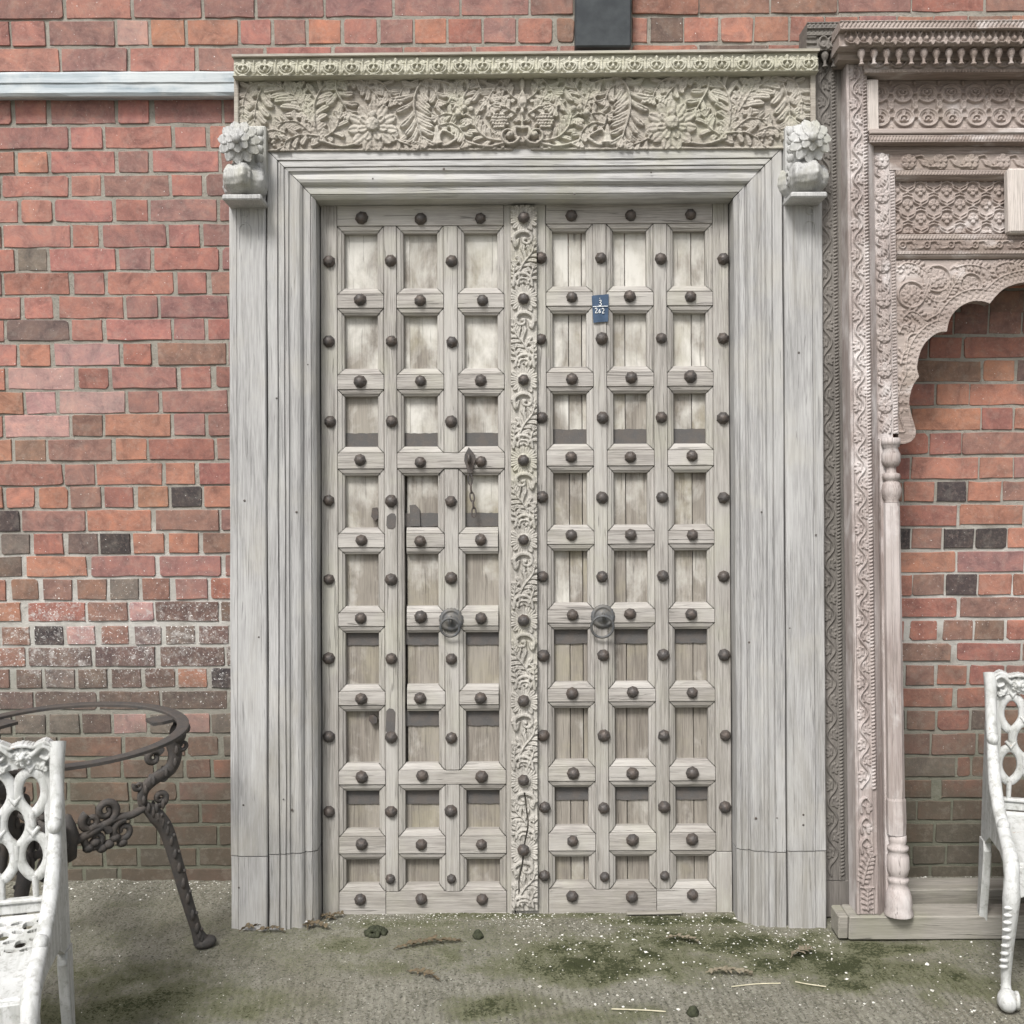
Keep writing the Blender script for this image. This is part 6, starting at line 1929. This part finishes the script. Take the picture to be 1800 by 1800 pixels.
bench((-1.040, -3.5 + 2.465, 0), 13.0, 1.05, True, M_WHITE_A, 'white painted cast iron bench beside the rusty iron table', False)
bench((1.362, -3.5 + 3.095, 0), -14.5, 1.05, False, M_WHITE_B, 'white painted cast iron bench with rust streaks in front of the carved arch', True)
# ================================================================== litter on the concrete
k = NT('grit'); v = k.coords('Object'); n = k.noise(v, 200, 2, .5)
M_GRIT = k.done(k.mix(k.ramp(n, (.35, 0), (.6, 1)), (.40, .38, .32), (.78, .77, .72)), .8)
def grit():
    V, Fs = [], []
    r = np.random.default_rng(77); n = 0
    def put(x, y, s):
        nonlocal n
        z = ground_z(x, y) + s * .3
        s = s * r.choice([.6, .8, 1.0, 1.0, 1.5])
        b = np.array([[1, 0, 0], [-1, 0, 0], [0, 1, 0], [0, -1, 0], [0, 0, 1], [0, 0, -1]], float) * s * (0.5 + r.random((6, 1)))
        b[:, 2] *= .6
        a = r.random() * 6.28; c, sn = math.cos(a), math.sin(a)
        for p in b: V.append((x + c * p[0] - sn * p[1], y + sn * p[0] + c * p[1], z + p[2]))
        for f in ((0, 2, 4), (2, 1, 4), (1, 3, 4), (3, 0, 4), (2, 0, 5), (1, 2, 5), (3, 1, 5), (0, 3, 5)): Fs.append(tuple(i + n for i in f))
        n += 6
    # thick along the foot of the doors to the right, thinner over the yard
    for _ in range(850):
        px = r.uniform(880, 1480); py = 1600 + abs(r.normal(0, 42)) + (18 if px > 1300 else 0)
        put(*on_ground(px, min(py, 1795)), r.uniform(.0009, .0024) * (1.6 if r.random() < .06 else 1))
    for _ in range(380):
        put(*on_ground(r.uniform(100, 1800), r.uniform(1625, 1800)), r.uniform(.0008, .0021))
    for _ in range(500):
        put(*on_ground(r.uniform(560, 940), 1604 + abs(r.normal(0, 14))), r.uniform(.0008, .002))
    for _ in range(500):
        put(r.uniform(-1.6, 1.6), -abs(r.normal(0, .06)) - .005, r.uniform(.001, .004))
    for _ in range(160):
        put(*on_ground(r.uniform(900, 1780), r.uniform(1640, 1780)), r.uniform(.0022, .0040))
    me = bpy.data.meshes.new('grit'); me.from_pydata(V, [], Fs); me.update(); me.materials.append(M_GRIT)
    o = link('grit', me); tag(o, 'pale grit and petal fragments scattered over the mossy concrete', 'grit', kind='stuff')
grit()

def leaf_material(name, a, b):
    k = NT(name); v = k.coords('Object', rand=3.0); n = k.noise(v, 60, 4, .6)
    return k.done(k.mix(k.ramp(n, (.3, 0), (.7, 1)), a, b), .8, k.bump(n, .3, .001))
M_DRY = leaf_material('dry_leaf', (.12, .10, .07), (.22, .19, .135)); M_DRY2 = leaf_material('dark_dry_leaf', (.07, .055, .035), (.15, .115, .07)); M_STRAW = leaf_material('straw', (.42, .39, .27), (.58, .54, .40))
M_WHITE = leaf_material('white_scrap', (.62, .61, .58), (.80, .80, .78)); M_RED = leaf_material('red_petal', (.30, .08, .04), (.42, .14, .06)); M_MOSS = leaf_material('dark_moss', (.018, .020, .012), (.05, .055, .03))
def frond(L, n, wid, mat, seed):
    """dead frond: a bent midrib with toothed leaflets on both sides"""
    r = random.Random(seed); mb = MB(); mid = []
    for i in range(n + 1):
        t = i / n; mid.append(np.array([L * t, .10 * L * math.sin(t * 2.2 + r.random() * .3), .004 + .010 * math.sin(t * 3.1) * r.uniform(.6, 1.2)]))
    mb.tube(mid, list(np.linspace(.0016, .0007, n + 1)), 5)
    for i in range(1, n):
        t = i / n; w = wid * math.sin(math.pi * (t * .85 + .1)) * r.uniform(.7, 1.15); p = mid[i]
        for s in (-1, 1):
            tip = p + np.array([w * .65, s * w, r.uniform(-.003, .008)]); a = p + np.array([-L / n * .42, 0, 0]); b = p + np.array([L / n * .42, 0, 0]); m = (p + tip) / 2 + np.array([0, 0, .003])
            q = [a, b, m + np.array([L / n * .5, 0, 0]), tip, m - np.array([L / n * .35, 0, 0])]
            lo = [x - np.array([0, 0, .0006]) for x in q]
            mb.add(q + lo, [(0, 1, 2, 4), (4, 2, 3), (9, 7, 6, 5), (8, 7, 9), (0, 5, 6, 1), (1, 6, 7, 2), (2, 7, 8, 3), (3, 8, 9, 4), (4, 9, 5, 0)])
    return mb
def drop(mb, name, px, py, ang, mat, label, cat, group=None, dz=.002):
    x, y = on_ground(px, py)
    zg = max(ground_z(x + dx, y + dy) for dx in (-.02, 0, .02) for dy in (-.02, 0, .02))
    o = mb.build(name, mat, None, Matrix.Translation((x, y, zg + dz)) @ Matrix.Rotation(math.radians(ang), 4, 'Z'))
    return tag(o, label, cat, group)
drop(frond(.20, 14, .018, M_DRY2, 1), 'dead_frond', 692, 1672, 8, M_DRY2, 'thin dark dead frond with toothed leaflets lying along the moss edge', 'frond')
drop(frond(.11, 10, .014, M_DRY2, 2), 'dead_frond', 715, 1712, -35, M_DRY2, 'short dark dead frond slanting on the bare concrete', 'frond')
drop(frond(.13, 11, .016, M_DRY, 3), 'dead_frond', 1240, 1715, -12, M_DRY, 'brown dead frond lying on the moss in front of the right door', 'frond')
drop(frond(.10, 9, .015, M_DRY, 4), 'dead_frond', 1170, 1655, -25, M_DRY, 'small tan dead frond in the thick green moss', 'frond')
drop(frond(.09, 8, .02, M_DRY, 5), 'dead_frond', 1390, 1690, 30, M_DRY, 'pale curled dead frond close to the beam end', 'frond')
for i, (px, py, a) in enumerate(((480, 1632, 10), (500, 1625, 60), (530, 1630, -20), (555, 1612, 100), (570, 1622, 30), (450, 1640, -10), (590, 1618, 160), (420, 1642, 20), (540, 1638, 75))):
    drop(frond(.05 + .02 * (i % 3), 6, .012, M_DRY2, 10 + i), 'dry_leaf', px, py, a, M_DRY2, 'dry brown leaf in the litter at the left jamb foot', 'leaf', 'leaf litter at the jamb foot')
def stalk(pts, r, mat, name, label, cat, dz=.004):
    mb = MB(); P = []
    for px, py in pts:
        x, y = on_ground(px, py); P.append((x, y, ground_z(x, y) + dz))
    mb.tube(spline(P, 14), r, 6); o = mb.build(name, mat); tag(o, label, cat)
stalk([(1286, 1738), (1330, 1732), (1372, 1731)], .0016, M_STRAW, 'straw', 'pale straw lying straight on the moss, the one with a second straw end to end', 'straw')
stalk([(1398, 1729), (1420, 1734), (1452, 1739)], .0015, M_STRAW, 'straw', 'short pale straw bending downhill beside the longer moss straw', 'straw')
stalk([(1075, 1778), (1130, 1780), (1170, 1781)], .0016, M_STRAW, 'straw', 'bleached straw on the ribbed concrete away from the moss', 'straw')
# flat stick under the right leaf, white scrap, moss cushion, petals
mb = MB(); mb.box(-.085, .085, -.010, .010, 0, .008, .003); drop(mb, 'flat_stick', 1150, 1609, 2, W_BEAM, 'flat grey stick lying along the foot of the right door', 'stick')
def scrap(seed, L):
    r = random.Random(seed); mb = MB(); V = []
    for i in range(7):
        for j in range(3): V.append((L * (i / 6 - .5) + r.uniform(-.004, .004), .012 * (j - 1) + r.uniform(-.004, .004), .004 + r.uniform(0, .012)))
    Fs = [(i * 3 + j, i * 3 + j + 1, i * 3 + j + 4, i * 3 + j + 3) for i in range(6) for j in range(2)]
    n = len(V); mb.add(V + [(x, y, z - .001) for x, y, z in V], Fs + [tuple(a + n for a in f[::-1]) for f in Fs]); return mb
drop(scrap(3, .075), 'paper_scrap', 520, 1627, 14, M_WHITE, 'crumpled white scrap by the foot of the left jamb', 'scrap')
def cushion(seed, R_):
    r = random.Random(seed); mb = MB()
    for i in range(46):
        a, d = r.random() * 6.28, math.sqrt(r.random()) * R_
        mb.blob((d * math.cos(a) * 1.15, d * math.sin(a), .004 + .016 * (1 - d / R_)), (.009, .009, .008), 6, 4)
    return mb
drop(cushion(5, .026), 'moss_cushion', 660, 1640, 0, M_MOSS, 'dark round moss cushion on the concrete below the left door', 'moss', dz=-.002)
drop(cushion(6, .008), 'moss_cushion', 840, 1649, 0, M_MOSS, 'smallest dark moss cushion near the door middle', 'moss', dz=-.002)
drop(cushion(7, .008), 'moss_cushion', 1218, 1784, 0, M_MOSS, 'little dark moss cushion on the ribbed concrete by a straw', 'moss', dz=-.002)
mb = MB(); mb.blob((0, 0, .004), (.006, .005, .004), 8, 5); drop(mb, 'white_pebble', 1075, 1603, 0, M_WHITE, 'small smooth white pebble against the foot of the right door', 'pebble')
